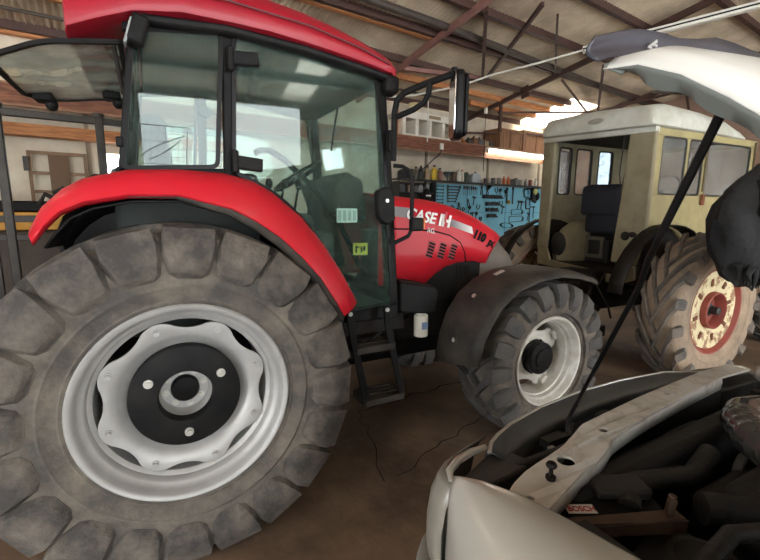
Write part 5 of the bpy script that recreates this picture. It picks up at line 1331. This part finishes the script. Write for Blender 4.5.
for i, n in enumerate((2.7, .9)):
    batten(-2.5, n, roofz(n)-.3, 1.4, NW, f'added fluorescent fill tube under the roof left of the steel frame, {["nearer the back wall","farther from the back wall"][i]}', 'fluorescent tubes')
# unlit trunking that runs along under the roof to the right
b = MB(); p0, p1 = S(6.13,1.06,4.16), S(7.36,-.71,4.48); b.bar(p0, p1, .11, .09); dt = (p1-p0).normalized()
tr = obj('light_batten', b, m_batten, None, .008, loc=(p0+p1)/2); tag(tr, 'unlit cream light batten under the roof behind the raised bonnet', 'light')
b = MB(); q = dt.cross(V((0,0,1))).normalized(); b.bar(p0+q*.058, p1+q*.058, .012, .02); b.cyl(p0+q*.058+dt*.03, p0+q*.062+dt*.03, .014, 10); obj('slot', b, m_dark, tr)
b = MB(); b.tube([S(6.13,1.06,4.16), S(5.77,1.6,4.05), S(5.45,2.25,3.98), S(5.17,2.71,3.86), S(4.6,3.3,3.74), S(4.21,3.52,3.70)], .016, 8); cd = obj('conduit', b, m_batten, None, loc=S(5.4,2.2,3.9)); tag(cd, 'thin pale conduit running under the roof from the cream batten to the mezzanine', 'conduit')
for i, (d, n, zt, zb, lab) in enumerate(((6.77,3.57,roofz(3.57),2.55,'thin wire with a white switch dropping past the lit tube'), (5.16,3.57,roofz(3.57),3.02,'thin pale wire dropping to the mezzanine beside the white cupboard'))):
    b = MB(); b.cyl(S(d,n,zt), S(d,n,zb), .006 if i == 0 else .010, 6); o = obj('pull_wire', b, m_dark if i == 0 else m_batten, None, loc=S(d,n,zb)); tag(o, lab, 'wire')
    if i == 0: b = MB(); sbox(b, d-.03, d+.03, n-.03, n+.03, zt-.22, zt-.10); obj('switch', b, m_batten, o, .006)
b = MB(); b.tube([S(5.52,3.56,3.0), S(5.52,3.54,2.9), S(5.47,3.56,2.8), S(5.44,3.7,2.72), S(5.46,3.9,2.62), S(5.4,4.1,2.5)], .012, 8); o = obj('power_lead', b, m_toold, None, loc=S(5.52,3.56,2.6)); tag(o, 'grey lead and socket hanging from the mezzanine beam left of the lit tube', 'lead')
b = MB(); sbox(b, 5.48, 5.56, 3.53, 3.57, 2.90, 3.02); obj('socket', b, m_batten, o, .006)

# goods on the mezzanine
Z2 = 3.116
m_cup = mat('white_cupboard', (232,226,212), .6, 0, (204,194,176), 6., .5)
CU = thing('white_cupboard', 'white low cupboard with dark openings on the mezzanine left of the mirror', 'cupboard', tuple(S(5.35,3.95,Z2)))
b = MB(); 
for d in (4.70, 5.02, 5.36, 5.72, 6.06): sbox(b, d-.035, d+.035, 3.72, 4.22, Z2, 3.56)
sbox(b, 4.665, 6.095, 3.70, 4.24, 3.45, 3.58); sbox(b, 4.665, 6.095, 3.72, 4.22, Z2, Z2+.05); sbox(b, 4.665, 6.095, 4.18, 4.22, Z2, 3.56)
obj('carcass', b, m_cup, CU, smooth=0)
b = sbox(MB(), 5.30, 5.60, 3.69, 3.70, 3.49, 3.55); obj('vent', b, mat('vent_tan', (150,128,98), .7), CU, smooth=0)
b = MB(); sbox(b, 5.42, 5.46, 3.78, 3.80, Z2+.05, 3.4); sbox(b, 5.06, 5.32, 4.10, 4.12, Z2+.05, 3.3); obj('inner_board', b, m_mezz, CU, smooth=0)
b = MB(); b.lathe([(.001,0),(.10,0),(.105,.02),(.105,.17),(.09,.19),(.001,.19)], 24, S(5.08,3.9,3.581), (0,0,1)); o = obj('tub', b, mat('cream_tub', (226,214,168), .6), None, loc=S(5.08,3.9,3.581)); tag(o, 'cream round tub standing on the white cupboard', 'tub')
b = MB(); b.lathe([(.108,.15),(.11,.16),(.11,.20),(.001,.20)], 24, S(5.08,3.9,3.581), (0,0,1)); obj('lid', b, mat('tub_lid', (206,190,140), .6), o)
b = MB(); sbox(b, 4.60, 4.62, 3.8, 3.84, Z2, 3.86); o = obj('wooden_stick', b, m_orangewood, None, loc=S(4.61,3.82,Z2)); tag(o, 'short wooden stick standing left of the white cupboard', 'stick')
m_crate = wood('crate_wood', (150,108,76), (112,80,58), 2)
for i, (d0, d1, h, lab) in enumerate(((7.42,8.20,.44,'left of the two brown wooden crates on the mezzanine behind the lit tube'), (8.24,9.3,.48,'right of the two brown wooden crates on the mezzanine behind the lit tube'))):
    o = thing('wooden_crate', lab, 'crate', tuple(S((d0+d1)/2,3.95,Z2)), 'crates on the mezzanine')
    b = sbox(MB(), d0, d1, 3.72, 4.22, Z2, Z2+h); obj('box', b, m_crate, o, smooth=0)
    b = MB()
    for d in (d0+.03, (d0+d1)/2, d1-.03): sbox(b, d-.03, d+.03, 3.705, 3.72, Z2, Z2+h)
    sbox(b, d0, d1, 3.70, 3.715, Z2+h-.06, Z2+h); obj('slat', b, m_crate, o, smooth=0)
cols = [(60,58,56),(120,84,60),(90,90,92),(150,130,100),(70,60,56)]
for k in range(5):
    d = 6.52+.17*k; hgt = .10+.05*((k*7) % 4)/3
    b = MB(); sbox(b, d-.07, d+.07, 3.74, 3.95, Z2, Z2+hgt); b.cyl(S(d,3.84,Z2+hgt), S(d+.04,3.84,Z2+hgt+.05), .03, 8)
    o = obj('parts_box', b, mat(f'junk{k}', cols[k], .7), None, .006, loc=S(d,3.84,Z2)); tag(o, f'{ORD[k]} small parts box from the left on the mezzanine, between mirror and crates', 'box', 'small parts boxes on the mezzanine')
b = MB(); b.bar(S(6.33,3.7,Z2), S(6.40,4.0,3.36), .06, .02); o = obj('wooden_board', b, m_orangewood, None, loc=S(6.33,3.7,Z2)); tag(o, 'short pale board leaning on the mezzanine right of the white cupboard', 'board')

# ================================================================ left side: steel frame, rusty gate, machine
m_frame = mat('black_steel_frame', (46,44,42), .45, .4, (78,70,62), 6., .6)
SF = thing('steel_frame', 'black steel post and rail frame behind the red tractor at the left edge', 'frame', tuple(S(-.65,2.0,0)))
for d in (-1.0, -.26):
    b = MB(); b.box((0,0,1.27), (.07,.07,2.54)); b.xf(Matrix.Translation(S(d,2.0,0)) @ SM.to_4x4()); o = obj('post', b, m_frame, SF, .01)
    b = MB(); b.cyl(S(d,2.0,2.535), S(d,2.0,2.57), .05, 14); obj('post_cap', b, m_frame, o)
for z0, z1, d0, d1 in ((2.50,2.50,-1.9,.9), (1.585,1.585,-1.9,-.75), (1.42,1.42,-1.9,-.8)):
    b = MB(); b.bar(S(d0,2.0,z0), S(d1,2.0,z1), .05, .06); obj('rail', b, m_frame, SF, .006)
b = MB(); b.bar(S(-1.12,2.0,.0), S(-1.12,2.0,1.58), .05, .06, up=NW); obj('short_post', b, m_frame, SF, .006)
m_gate = mat('rusty_tan_gate', (150,124,98), .8, .1, (112,84,64), 6., .7)
GT_ = thing('rusty_gate', 'rusty tan grid gate with a plate, leaning on the back wall at the left', 'gate', tuple(S(-.7,4.2,1.3)))
b = MB()
for z in (1.2,1.6,1.9,2.14,2.40): b.bar(S(-1.0,4.22,z), S(-.40,4.22,z), .03, .04)
for d in (-1.0,-.40): b.bar(S(d,4.22,.02), S(d,4.22,2.42), .04, .03, up=NW)
obj('grid_frame', b, m_gate, GT_, smooth=0)
b = sbox(MB(), -.80, -.58, 4.19, 4.205, 1.70, 2.38); obj('plate', b, mat('gate_plate', (112,88,68), .8), GT_, smooth=0)
b = sbox(MB(), -1.06, -1.0, 4.17, 4.22, 2.16, 2.34); obj('gate_hinge', b, m_frame, GT_, .004)
YM = thing('old_machine', 'dark machine with a yellow band standing behind the red tractor rear tyre, left edge', 'machine', tuple(S(-1.3,3.4,0)))
b = sbox(MB(), -2.2, -.62, 3.1, 3.8, .25, 1.44); obj('body', b, mat('machine_brown', (62,50,42), .6, 0, (84,68,54), 5., .5), YM, .03)
b = sbox(MB(), -2.22, -.60, 3.08, 3.82, 1.64, 1.76); obj('top_cover', b, m_black, YM, .02)
b = sbox(MB(), -2.18, -.64, 3.09, 3.8, 1.44, 1.64); obj('yellow_band', b, mat('machine_yellow', (206,150,50), .5, 0, (170,116,44), 5., .5), YM, .01)
b = sbox(MB(), -2.1, -.7, 3.2, 3.7, 0, .25); obj('skid', b, m_dark, YM, .01)
